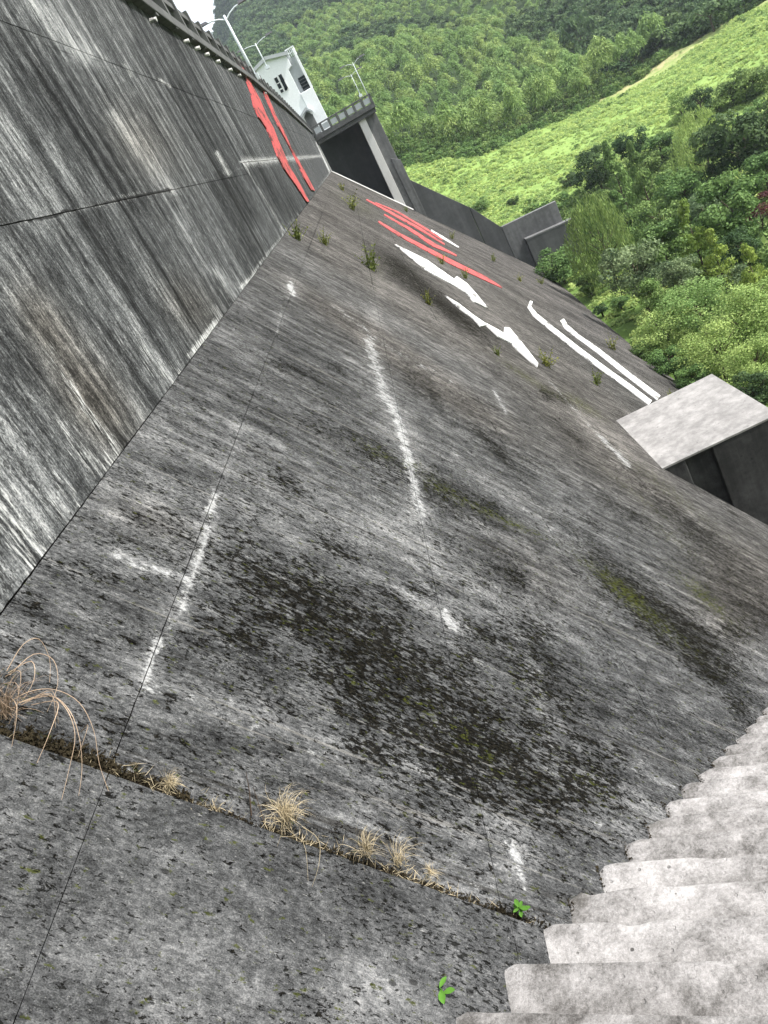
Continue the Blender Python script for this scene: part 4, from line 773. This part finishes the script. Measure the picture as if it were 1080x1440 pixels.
T = [('broadleaf_shrub', 786, 378, 27, 'round_mid', 1.6, 'round bright-topped green bush right against the foot of the dam slope', .95, 'shrub'),
     ('willow_tree', 846, 340, 36, 'willow', 4.0, 'drooping green willow beside the round bush at the foot of the dam', 1.35, 'tree'),
     ('broadleaf_shrub', 826, 400, 17, 'round_mid', 1.2, 'low green shrub under the drooping willow', .9, 'shrub'),
     ('camphor_tree', 893, 385, 34, 'grey', 3.2, 'grey-green broadleaf tree just right of the willow', 1.25, 'tree'),
     ('camphor_tree', 932, 352, 30, 'round_mid', 3.6, 'mid green tree behind the grey-green one, in the middle of the grove', 1.1, 'tree'),
     ('evergreen_tree', 838, 243, 24, 'round_dark', 3.4, 'dark evergreen standing alone at the left corner of the grove by the meadow', 1.1, 'tree'),
     ('evergreen_tree', 888, 208, 17, 'round_dark', 3.2, 'small dark evergreen at the upper edge of the grove against the meadow', 1.3, 'tree'),
     ('cypress_tree', 872, 262, 19, 'cone_mid', 3.8, 'pointed dull green tree right of the dark evergreen', 2.1, 'tree'),
     ('cypress_tree', 908, 268, 18, 'cone_mid', 3.6, 'pointed pale green tree in the upper middle of the grove', 2.4, 'tree'),
     ('willow_tree', 990, 212, 31, 'willow_pale', 4.4, 'pale yellow-green willow in the upper part of the grove', 1.25, 'tree'),
     ('evergreen_tree', 1048, 200, 44, 'round_dark', 5.0, 'big dark broad-crowned tree right of the pale willow', 1.1, 'tree'),
     ('camphor_tree', 1030, 300, 37, 'round_mid', 4.0, 'dense mid green tree below the big dark tree', 1.15, 'tree'),
     ('camphor_tree', 962, 276, 28, 'round_mid', 3.4, 'green broadleaf tree below the pale willow', 1.1, 'tree'),
     ('maple_tree', 1066, 300, 17, 'purple', 2.4, 'dark purple-leaved tree at the right edge of the picture', 1.1, 'tree'),
     ('maple_tree', 952, 298, 11, 'purple', 2.0, 'small purple-leaved tree deep in the grove', 1.1, 'tree'),
     ('maidenhair_tree', 976, 335, 21, 'yellow', 3.6, 'bright yellow-green pointed tree in the middle of the grove', 1.9, 'tree'),
     ('maidenhair_tree', 1012, 372, 22, 'yellow', 3.2, 'yellow-green tree with open branches below the dense green tree', 1.5, 'tree'),
     ('maidenhair_tree', 1060, 385, 18, 'yellow', 3.2, 'yellow-green sapling near the right edge of the picture', 1.8, 'tree'),
     ('camphor_tree', 958, 392, 24, 'grey', 2.8, 'dull grey-green tree left of the open yellow-green one', 1.1, 'tree'),
     ('camphor_tree', 1040, 350, 22, 'round_dark', 2.6, 'dark green tree between the two yellow-green trees', 1.0, 'tree'),
     ('broadleaf_shrub', 1035, 402, 20, 'grey', 1.6, 'greyish shrub at the foot of the yellow-green sapling', 1.0, 'shrub'),
     ('bamboo_clump', 985, 445, 36, 'bamboo_near', 3.0, 'pale feathery bamboo clump in the middle below the yellow trees', .95, 'bamboo'),
     ('bamboo_clump', 1045, 455, 38, 'bamboo_near', 3.0, 'pale feathery bamboo clump at the right edge of the picture', .95, 'bamboo'),
     ('bamboo_clump', 935, 470, 32, 'bamboo_near', 2.4, 'pale feathery bamboo clump nearest to the grassy strip', .95, 'bamboo'),
     ('bamboo_clump', 1010, 500, 34, 'bamboo_near', 2.6, 'bamboo clump behind the pale concrete block', .95, 'bamboo'),
     ('bamboo_clump', 1065, 515, 30, 'bamboo_near', 2.4, 'bamboo clump at the right edge just above the concrete block', .95, 'bamboo'),
     ('broadleaf_shrub', 945, 515, 22, 'round_mid', 1.3, 'dark green shrub at the foot of the slope near the concrete block', .9, 'shrub'),
     ('broadleaf_shrub', 975, 535, 22, 'round_mid', 1.2, 'green shrub showing just over the corner of the concrete block', .9, 'shrub'),
     ('broadleaf_shrub', 905, 500, 18, 'round_mid', 1.1, 'green shrub touching the foot of the slope beside the bamboo', .9, 'shrub'),
     ('broadleaf_shrub', 1060, 550, 26, 'round_dark', 1.4, 'dark shrub behind the outer corner of the concrete block', .9, 'shrub'),
     ('broadleaf_shrub', 872, 428, 12, 'round_mid', .7, 'low dark herb bush in the grassy strip beside the slope', .7, 'shrub'),
     ('broadleaf_shrub', 845, 436, 9, 'round_dark', .6, 'small low bush in the grassy strip under the willow', .7, 'shrub'),
     ('broadleaf_shrub', 800, 255, 10, 'round_dark', .8, 'small dark bush at the end of the chute wall', .9, 'shrub'),
     ('broadleaf_shrub', 675, 293, 12, 'round_mid', .8, 'green bush rising behind the bend of the chute wall', .8, 'shrub'),
     ('broadleaf_shrub', 722, 284, 7, 'round_dark', .5, 'small dark bush in the meadow above the chute wall', .8, 'shrub'),
     ('broadleaf_shrub', 958, 160, 16, 'round_light', 1.8, 'pale loose bush at the meadow side of the grove', 1.3, 'shrub'),
     ('evergreen_tree', 985, 150, 14, 'round_dark', 2.6, 'dark narrow tree beside the pale loose bush', 1.6, 'tree'),
     ('broadleaf_shrub', 930, 215, 22, 'round_mid', 1.8, 'green bush between the small dark evergreen and the pale willow', .9, 'shrub'),
     ('broadleaf_shrub', 905, 235, 20, 'round_mid', 1.6, 'green bush below the small dark evergreen', .9, 'shrub'),
     ('camphor_tree', 1060, 120, 24, 'round_mid', 2.2, 'green tree at the right edge where meadow and grove meet', .9, 'tree'),
     ('broadleaf_shrub', 1030, 140, 20, 'round_mid', 1.6, 'brownish green bush left of the tree at the right edge', .9, 'shrub'),
     ('camphor_tree', 930, 310, 26, 'round_mid', 2.6, 'green tree filling the gap below the pointed pale tree', 1.1, 'tree'),
     ('camphor_tree', 880, 320, 24, 'cone_mid', 2.6, 'soft green tree rising behind the willow', 1.4, 'tree'),
     ('camphor_tree', 1000, 265, 24, 'round_dark', 2.6, 'dark green tree tucked under the pale willow', 1.0, 'tree'),
     ('camphor_tree', 990, 300, 20, 'grey', 2.4, 'grey-green tree left of the dense green tree', 1.1, 'tree'),
     ('camphor_tree', 925, 415, 22, 'round_light', 1.8, 'light green bushy tree above the nearest bamboo', 1.0, 'tree'),
     ('camphor_tree', 1075, 250, 24, 'round_mid', 3.0, 'green tree cut by the right edge below the big dark tree', 1.1, 'tree'),
     ('camphor_tree', 1072, 420, 22, 'round_light', 2.0, 'light green tree at the right edge above the bamboo', 1.0, 'tree'),
     ('camphor_tree', 850, 285, 16, 'round_mid', 2.0, 'green tree between the dark evergreen and the willow', 1.1, 'tree')]
for i, (nm, px, py, rp, key, hc, lab, asp, ct) in enumerate(T): tree(nm, px, py, rp, key, hc, lab, asp, seed=i, cat=ct)
# trees of the hillside that stand out
for i, (nm, px, py, rp, key, hc, lab, asp) in enumerate([
        ('evergreen_tree', 822, 68, 17, 'hill', 4.5, 'tall dull brown-green tree rising out of the bamboo hillside', 2.2), ('broadleaf_tree', 888, 92, 17, 'hill', 2.5, 'dark bushy tree at the edge of the dry grass', 1.),
        ('broadleaf_tree', 925, 68, 19, 'hill', 2.8, 'round dark tree beside the dry grass strip', 1.), ('bamboo_clump', 822, 118, 14, 'hilllight', 2.5, 'yellow-green bamboo at the top edge of the meadow', 1.1),
        ('broadleaf_tree', 1000, 30, 20, 'hill', 3.0, 'dark tree above the upper right part of the meadow', 1.), ('bamboo_clump', 790, 100, 16, 'hilllight', 3., 'pale bamboo patch left of the yellow-green bamboo', 1.)]):
    tree(nm, px, py, rp, key, hc, lab, asp, seed=i+70)
# bamboo grove of the hillside: the nearest 260 crowns one by one
bx_, by_ = [], []
cand = rng.uniform([-70, 150], [130, 420], (14000, 2)); cand = cand[np.argsort(np.hypot(cand[:, 0], cand[:, 1]))]
acc = []; cell = {}
for x, y in cand:
    d = math.hypot(x, y); az = math.degrees(math.atan2(x, y))
    if az < -1 or az > 30: continue
    if d < EDGE(x)-1: continue
    mn = 3.5 if d < 280 else 4.0; k = (int(x//4), int(y//4))
    if any((x-q[0])**2+(y-q[1])**2 < mn*mn for a in (-1, 0, 1) for b_ in (-1, 0, 1) for q in cell.get((k[0]+a, k[1]+b_), [])): continue
    cell.setdefault(k, []).append((x, y)); acc.append((x, y, d, az))
acc = np.array(acc); hh = H(acc[:, 0], acc[:, 1])
stem_mesh = MB().tube([(0, 0, -.2), (.05, 0, 1.2), (.15, 0, 2.6)], .06, 5, .03).mesh('stem', M['bark'])
far_pts = []; cnt = 0
for (x, y, d, az), z in zip(acc, hh):
    isb = mnoise.noise(Vector((x*.022, y*.022, 1.))) < .33 and not (az > 19 and d < 260 and x > 70)
    s_ = random.choice((1.6, 2.0, 2.3, 2.6, 3.1))*random.uniform(.9, 1.1)*(1.0 if isb else 1.3); edge = d < EDGE(x)+10; p = pixn(np.array([x, y, z+3.]))
    if cnt < 290 and isb and -40 < p[0] < 1100 and -30 < p[1] < 260:
        root = empty('bamboo_clump', (x, y, z), random.uniform(0, 6), label='feathery green bamboo crown among the packed bamboo above the meadow', cat='bamboo', group='bamboo crowns packed on the hillside')
        o = bpy.data.objects.new('crown', random.choice(PROTO['bamboo'])); o.location = (0, 0, (3.4 if edge else 2.0)*random.uniform(.5, 1.6)); o.scale = (s_, s_, s_*(1.6 if edge else 1.35)); link(o, parent=root)
        o = bpy.data.objects.new('stem', stem_mesh); link(o, parent=root); cnt += 1
    else: far_pts.append((x, y, z+random.uniform(.9, 2.0), s_, 0 if isb else 1))
# distant wood on the mountain
cand = rng.uniform([-300, 200], [420, 820], (22000, 2))
az = np.degrees(np.arctan2(cand[:, 0], cand[:, 1])); d = np.hypot(cand[:, 0], cand[:, 1])
ok = (az > -16) & (az < 31) & (((d > 420)) | ((az < -.5) & (d > 190)))
cand = cand[ok]; hz_ = H(cand[:, 0], cand[:, 1])
for (x, y), z in zip(cand, hz_): far_pts.append((x, y, z+1.2, random.uniform(3.6, 5.8), 1))
def scatter(name, pts, keys, kind='stuff'):
    pts = np.array(pts); cols = []
    ob = None
    for gi, ks in enumerate(keys):
        sel = pts[pts[:, 4] == gi]
        if len(sel) == 0: continue
        for vi, me in enumerate(ks):
            s = sel[vi::len(ks)]
            m = bpy.data.meshes.new('points'); m.vertices.add(len(s)); m.vertices.foreach_set('co', s[:, :3].astype(np.float32).ravel())
            a = m.attributes.new('sc', 'FLOAT', 'POINT'); a.data.foreach_set('value', s[:, 3].astype(np.float32))
            src = bpy.data.objects.new('crown_source', me)
            o = bpy.data.objects.new(name, m); link(o, kind=kind)
            ng = bpy.data.node_groups.new('scatter', 'GeometryNodeTree'); ng.interface.new_socket('Geometry', in_out='INPUT', socket_type='NodeSocketGeometry'); ng.interface.new_socket('Geometry', in_out='OUTPUT', socket_type='NodeSocketGeometry')
            N_ = ng.nodes; gi_ = N_.new('NodeGroupInput'); go = N_.new('NodeGroupOutput'); ip = N_.new('GeometryNodeInstanceOnPoints'); oi = N_.new('GeometryNodeObjectInfo'); oi.inputs['Object'].default_value = src; oi.inputs['As Instance'].default_value = True
            at = N_.new('GeometryNodeInputNamedAttribute'); at.data_type = 'FLOAT'; at.inputs['Name'].default_value = 'sc'
            rv = N_.new('FunctionNodeRandomValue'); rv.data_type = 'FLOAT_VECTOR'; rv.inputs[0].default_value = (-.15, -.15, 0); rv.inputs[1].default_value = (.15, .15, 6.28)
            mp = N_.new('GeometryNodeMeshToPoints'); ng.links.new(gi_.outputs[0], mp.inputs[0])
            ng.links.new(mp.outputs[0], ip.inputs['Points']); ng.links.new(oi.outputs['Geometry'], ip.inputs['Instance']); ng.links.new(at.outputs[0], ip.inputs['Scale']); ng.links.new(rv.outputs[0], ip.inputs['Rotation']); ng.links.new(ip.outputs[0], go.inputs[0])
            md = o.modifiers.new('scatter', 'NODES'); md.node_group = ng
scatter('far_wood', far_pts, [PROTO['bamboo'], PROTO['hill']])
# vines and herbs covering the meadow, scrub in the grove
protos('herb', 'round', 'vine', 3, n=110, leaf=.32, lobes=6, rz=.5); protos('scrub', 'round', 'mid', 3, n=420, leaf=.17, lobes=9, rz=.7)
gp = []
c_ = rng.uniform([-12, 85], [120, 225], (62000, 2)); a_, b_, w_ = cover(c_[:, 0], c_[:, 1]); hh = H(c_[:, 0], c_[:, 1]); az = np.degrees(np.arctan2(c_[:, 0], c_[:, 1]))
nz = np.array([mnoise.noise(Vector((x*.12, y*.12, 0))) for x, y in c_])
for (x, y), m_, dr, z, q, an in zip(c_, a_, b_, hh, nz, az):
    if m_ > .3 and an < 30 and dr < .3 and len(gp) < 40000 and random.random() < .95+q: gp.append((x, y, z+.0, random.uniform(.35, .75)*(1+.6*q), 0))
c_ = rng.uniform([8, 22], [110, 125], (12000, 2)); a_, b_, w_ = cover(c_[:, 0], c_[:, 1]); hh = H(c_[:, 0], c_[:, 1]); az = np.degrees(np.arctan2(c_[:, 0], c_[:, 1]))
slz = JZ-(c_[:, 0]+2)/np.tan(phy(c_[:, 1]))
for (x, y), m_, z, sz, an in zip(c_, a_, hh, slz, az):
    if m_ < .5 and z > sz+.4 and an < 34 and not (x < 20 and 83 < y < 90):
        near_toe = z-sz < 6 and y > 30
        gp.append((x, y, z+.1, random.uniform(.4, .8) if near_toe else random.uniform(.9, 2.0), 0 if near_toe or random.random() < .25 else 1))
c_ = rng.uniform([-5, 95], [110, 190], (170, 2)); a_, b_, w_ = cover(c_[:, 0], c_[:, 1]); hh = H(c_[:, 0], c_[:, 1])
for (x, y), m_, z in zip(c_, a_, hh):
    if m_ > .5: gp.append((x, y, z-.1, random.uniform(.5, 1.3), 1))
c_ = rng.uniform([-30, 140], [140, 235], (9000, 2)); hh = H(c_[:, 0], c_[:, 1])
for (x, y), z in zip(c_, hh):
    dd = math.hypot(x, y)-float(EDGE(x))
    if -2 < dd < 22 and math.atan2(x, y) > 0: gp.append((x, y, z+.2, random.uniform(.9, 1.9), 1))
scatter('ground_cover', gp, [PROTO['herb'], PROTO['scrub']])

# ---------------------------------------------------------------- weeds on the slope
def blades(name, pos, nrm, n, L, mat, seed, spread=.5, label='', cat='weed', width=.008, droop=.6, group=None, leafy=False, up=(0, 0, 1), bias=(0, 0, 0)):
    r = np.random.default_rng(seed); V = []; Fc = []; val = []
    for i in range(n):
        d = np.array(up)*1.0+np.array(nrm)*.35+r.normal(0, spread, 3)+np.array(bias); d /= np.linalg.norm(d); l = L*r.uniform(.45, 1.1); side = np.cross(d, r.normal(0, 1, 3)); side /= np.linalg.norm(side); p = r.normal(0, L*.08, 3); b0 = len(V); ns = 6
        for k in range(ns+1):
            t = k/ns; w = width*(1-t*.85); V += [p-side*w, p+side*w]; val += [i % 10/10.]*2
            p = p+d*l/ns; d = d+np.array([0, 0, -droop*(t+.15)*.55]); d /= np.linalg.norm(d)
            if k < ns: Fc.append((b0+2*k, b0+2*k+1, b0+2*k+3, b0+2*k+2))
        if leafy:
            for k in range(5):
                c = len(V); q = V[b0+2*(k+1)]; dd = unit(r, 1)[0]*L*.10; ss = unit(r, 1)[0]*L*.05; V += [q, q+dd*.5+ss, q+dd, q+dd*.5-ss]; val += [r.uniform(0, 1)]*4; Fc.append((c, c+1, c+2, c+3))
    m = mesh_np(name, V, Fc, mat); v_ = np.array(val); attrs(m, np.stack([v_]*3, -1), 'leafv')
    o = bpy.data.objects.new(name, m); o.location = pos; return link(o, label=label, cat=cat, group=group)
NS = lambda y: (math.cos(float(phy(y))), 0, math.sin(float(phy(y))))
WEEDS = [(420, 338, .75, 'thin green weed in the joint just below the wall, upper left of the slope'), (524, 380, 1.1, 'tall yellow-green weed in the slope joint left of the white strokes'), (495, 295, 1.3, 'weed patch just under the red strokes near the pier'), (482, 268, 1.0, 'weed tuft nearest to the wall below the pier'), (603, 428, .6, 'small pale weed between the dark patch and the white strokes'),
         (770, 516, .9, 'bushy yellow-green weed beside the pointed end of the white stroke'), (840, 542, .8, 'thin green weed right of the bushy yellow-green one'), (862, 492, 1.2, 'pale green grass tuft near the foot of the slope'), (572, 298, .9, 'weed tuft at the foot of the pier column'), (622, 372, .8, 'weed between the lowest red stroke and the long white stroke'),
         (655, 392, .8, 'weed just above the barb of the white stroke'), (762, 400, 1.1, 'pale dry weed near the foot of the slope by the round bush'), (700, 500, .4, 'small weed below the white stroke on the slope'), (636, 336, 1.0, 'dark weed at the base of the chute wall'), (694, 368, 1.1, 'weed row at the base of the chute wall bend'),
         (458, 345, .6, 'small weed in the joint right of the upper left weed'), (945, 560, .6, 'yellow weed beside the far corner of the concrete block'), (732, 396, .9, 'dry weed right of the red stroke tip')]
for i, (px, py, L, lab) in enumerate(WEEDS):
    y, dn = ons((px, py)); y = min(y, 85); p = S3(y, np.array(dn), .0)
    blades('weed', tuple(p), NS(y), 24, L*.68, LEAF['weed'], 300+i, .38, lab, 'weed', .012, .5, leafy=True)
for i, (px, py, n, L, mat, lab, dr, sp_, bias) in enumerate([
        (6, 1012, 46, .13, 'straw2', 'large reddish dry grass clump hanging over the mossy joint at the left edge', 1.1, .5, (.25, 0, .3)), 
        (235, 1112, 60, .05, 'straw', 'low mat of dry grass on the moss in the joint', 1.3, .6, (.3, 0, 0)), (400, 1160, 60, .115, 'straw', 'pale bushy tuft of dry grass in the middle of the mossy joint', 1.7, .38, (0, 0, .2)), 
        (512, 1206, 40, .085, 'straw', 'golden dry tuft left of the thin curled one', 1.3, .5, (.1, 0, .1)), (558, 1222, 22, .11, 'straw', 'thin curled dry tuft near the right end of the joint', 1.5, .45, (0, 0, .2)), (300, 1150, 10, .06, 'straw', 'tiny dry tuft beside the dead twig', 1.2, .5, (0, 0, 0)), (600, 1235, 18, .045, 'straw', 'short brown stubble at the right end of the joint', 1.2, .6, (0, 0, 0))]):
    y, dn = ons((max(px, 3), py)); p = S3(y, np.array(dn-(.03 if px < 0 else 0)), .03)
    blades('dry_grass', tuple(p), NS(y), int(n*2.6), L*1.35, M[mat], 500+i, sp_*1.15, lab, 'dry grass', .0011, dr, bias=bias)
def stalks(paths, lab, mat, r0=.0017):
    s = MB()
    for pp in paths:
        P = []
        for i, q in enumerate(pp):
            yy, dd = ons((max(q[0], 2), q[1])); t = i/(len(pp)-1); P.append(S3(yy, np.array(dd), .03+.09*math.sin(math.pi*min(1, t*1.1))))
        fine_ = []                                  # Catmull-Rom through the points
        for i in range(len(P)-1):
            p0, p1, p2, p3 = P[max(i-1, 0)], P[i], P[i+1], P[min(i+2, len(P)-1)]
            for t in np.linspace(0, 1, 5)[:-1]: fine_.append(.5*((2*p1)+(-p0+p2)*t+(2*p0-5*p1+4*p2-p3)*t*t+(-p0+3*p1-3*p2+p3)*t**3))
        fine_.append(P[-1]); s.tube(fine_, r0, 4, r0*.35)
    s.build('dry_grass', M[mat], label=lab, cat='dry grass')
stalks([[(4, 1000), (30, 996), (62, 1002), (95, 1022), (118, 1055), (132, 1090), (150, 1126)], [(20, 998), (55, 1002), (76, 1030), (90, 1065), (88, 1100), (79, 1146)], [(20, 998), (60, 1004), (82, 1035), (96, 1070), (106, 1100), (105, 1135)], [(40, 1000), (66, 1020), (58, 1055), (46, 1086)],
        [(6, 952), (20, 935), (40, 932), (60, 948), (66, 968)], [(10, 958), (35, 948), (60, 962), (71, 985), (62, 1010)], [(8, 955), (30, 962), (35, 985), (24, 1000)], [(2, 985), (8, 1030), (12, 1062)], [(110, 1038), (107, 1055), (105, 1074)], [(4, 960), (14, 980), (18, 1010)], [(2, 970), (10, 1000), (16, 1030)], [(30, 998), (58, 1006), (78, 1026)], [(26, 1000), (56, 1010), (74, 1032)]], 'long reddish stalks arching right from the large dry clump at the left edge', 'straw2')
stalks([[(388, 1184), (405, 1215), (428, 1248)], [(420, 1170), (428, 1210), (431, 1240), (433, 1256)], [(432, 1200), (438, 1222)], [(400, 1205), (406, 1225)], [(378, 1160), (380, 1185), (384, 1200)]], 'few long dry stalks hanging below the pale bushy tuft', 'straw', .0013)
y, dn = ons((352, 1150)); s = MB(); p = S3(y, np.array(dn), .01)
s.tube([p, S3(*ons((345, 1120)), .035), S3(*ons((338, 1098)), .05)], .003, 5, .001); s.tube([S3(*ons((372, 1165)), .01), S3(*ons((350, 1118)), .04)], .0025, 5, .001)
s.build('dead_twig', M['twig'], label='thin dark dead twig sticking up from the mossy joint', cat='twig')
def sprout(px, py, L, n, lab, seed):
    y, dn = ons((px, py)); p = S3(y, np.array(dn), .02); root = empty('sprout', tuple(p), label=lab, cat='sprout')
    MB().tube([(0, 0, -.02), (.003, 0, L*.7)], .0018, 5).build('stem', M['sprout'], root)
    r = np.random.default_rng(seed)
    for i in range(n):
        a = i*2.4+r.uniform(-.3, .3); z = L*(.35+.5*i/n); l = L*r.uniform(.55, .8); c, s_ = math.cos(a), math.sin(a); m = MB(); P = []
        for t, w in ((0, .01), (.3, .2), (.6, .24), (.85, .13), (1, .0)):
            x = t*l; zz = z+.35*x-.5*t*t*l*.6; P += [(c*x-s_*w*l, s_*x+c*w*l, zz+.06*l), (c*x, s_*x, zz), (c*x+s_*w*l, s_*x-c*w*l, zz+.06*l)]
        m.poly(P, [(3*k+j, 3*k+j+1, 3*k+j+4, 3*k+j+3) for k in range(4) for j in range(2)]); m.build('leaf', M['sprout'], root, smooth=True)
sprout(732, 1290, .055, 7, 'bright green sprout in the dirt at the corner between joint and stairs', 1)
sprout(624, 1408, .075, 4, 'bright green broad-leaved sprout beside the lowest visible step', 2)

# ---------------------------------------------------------------- air
hb = MB().box(-430, 530, -70, 900, -70, 290); hm = bpy.data.materials.new('valley_air'); hm.use_nodes = True; t = hm.node_tree; t.nodes.clear()
pv = t.nodes.new('ShaderNodeVolumePrincipled'); pv.inputs['Color'].default_value = (.80, .90, 1, 1); pv.inputs['Density'].default_value = .0002; pv.inputs['Anisotropy'].default_value = .2
oo = t.nodes.new('ShaderNodeOutputMaterial'); t.links.new(pv.outputs[0], oo.inputs['Volume'])
HAZE = True
if HAZE: hb.build('haze', hm, kind='stuff')
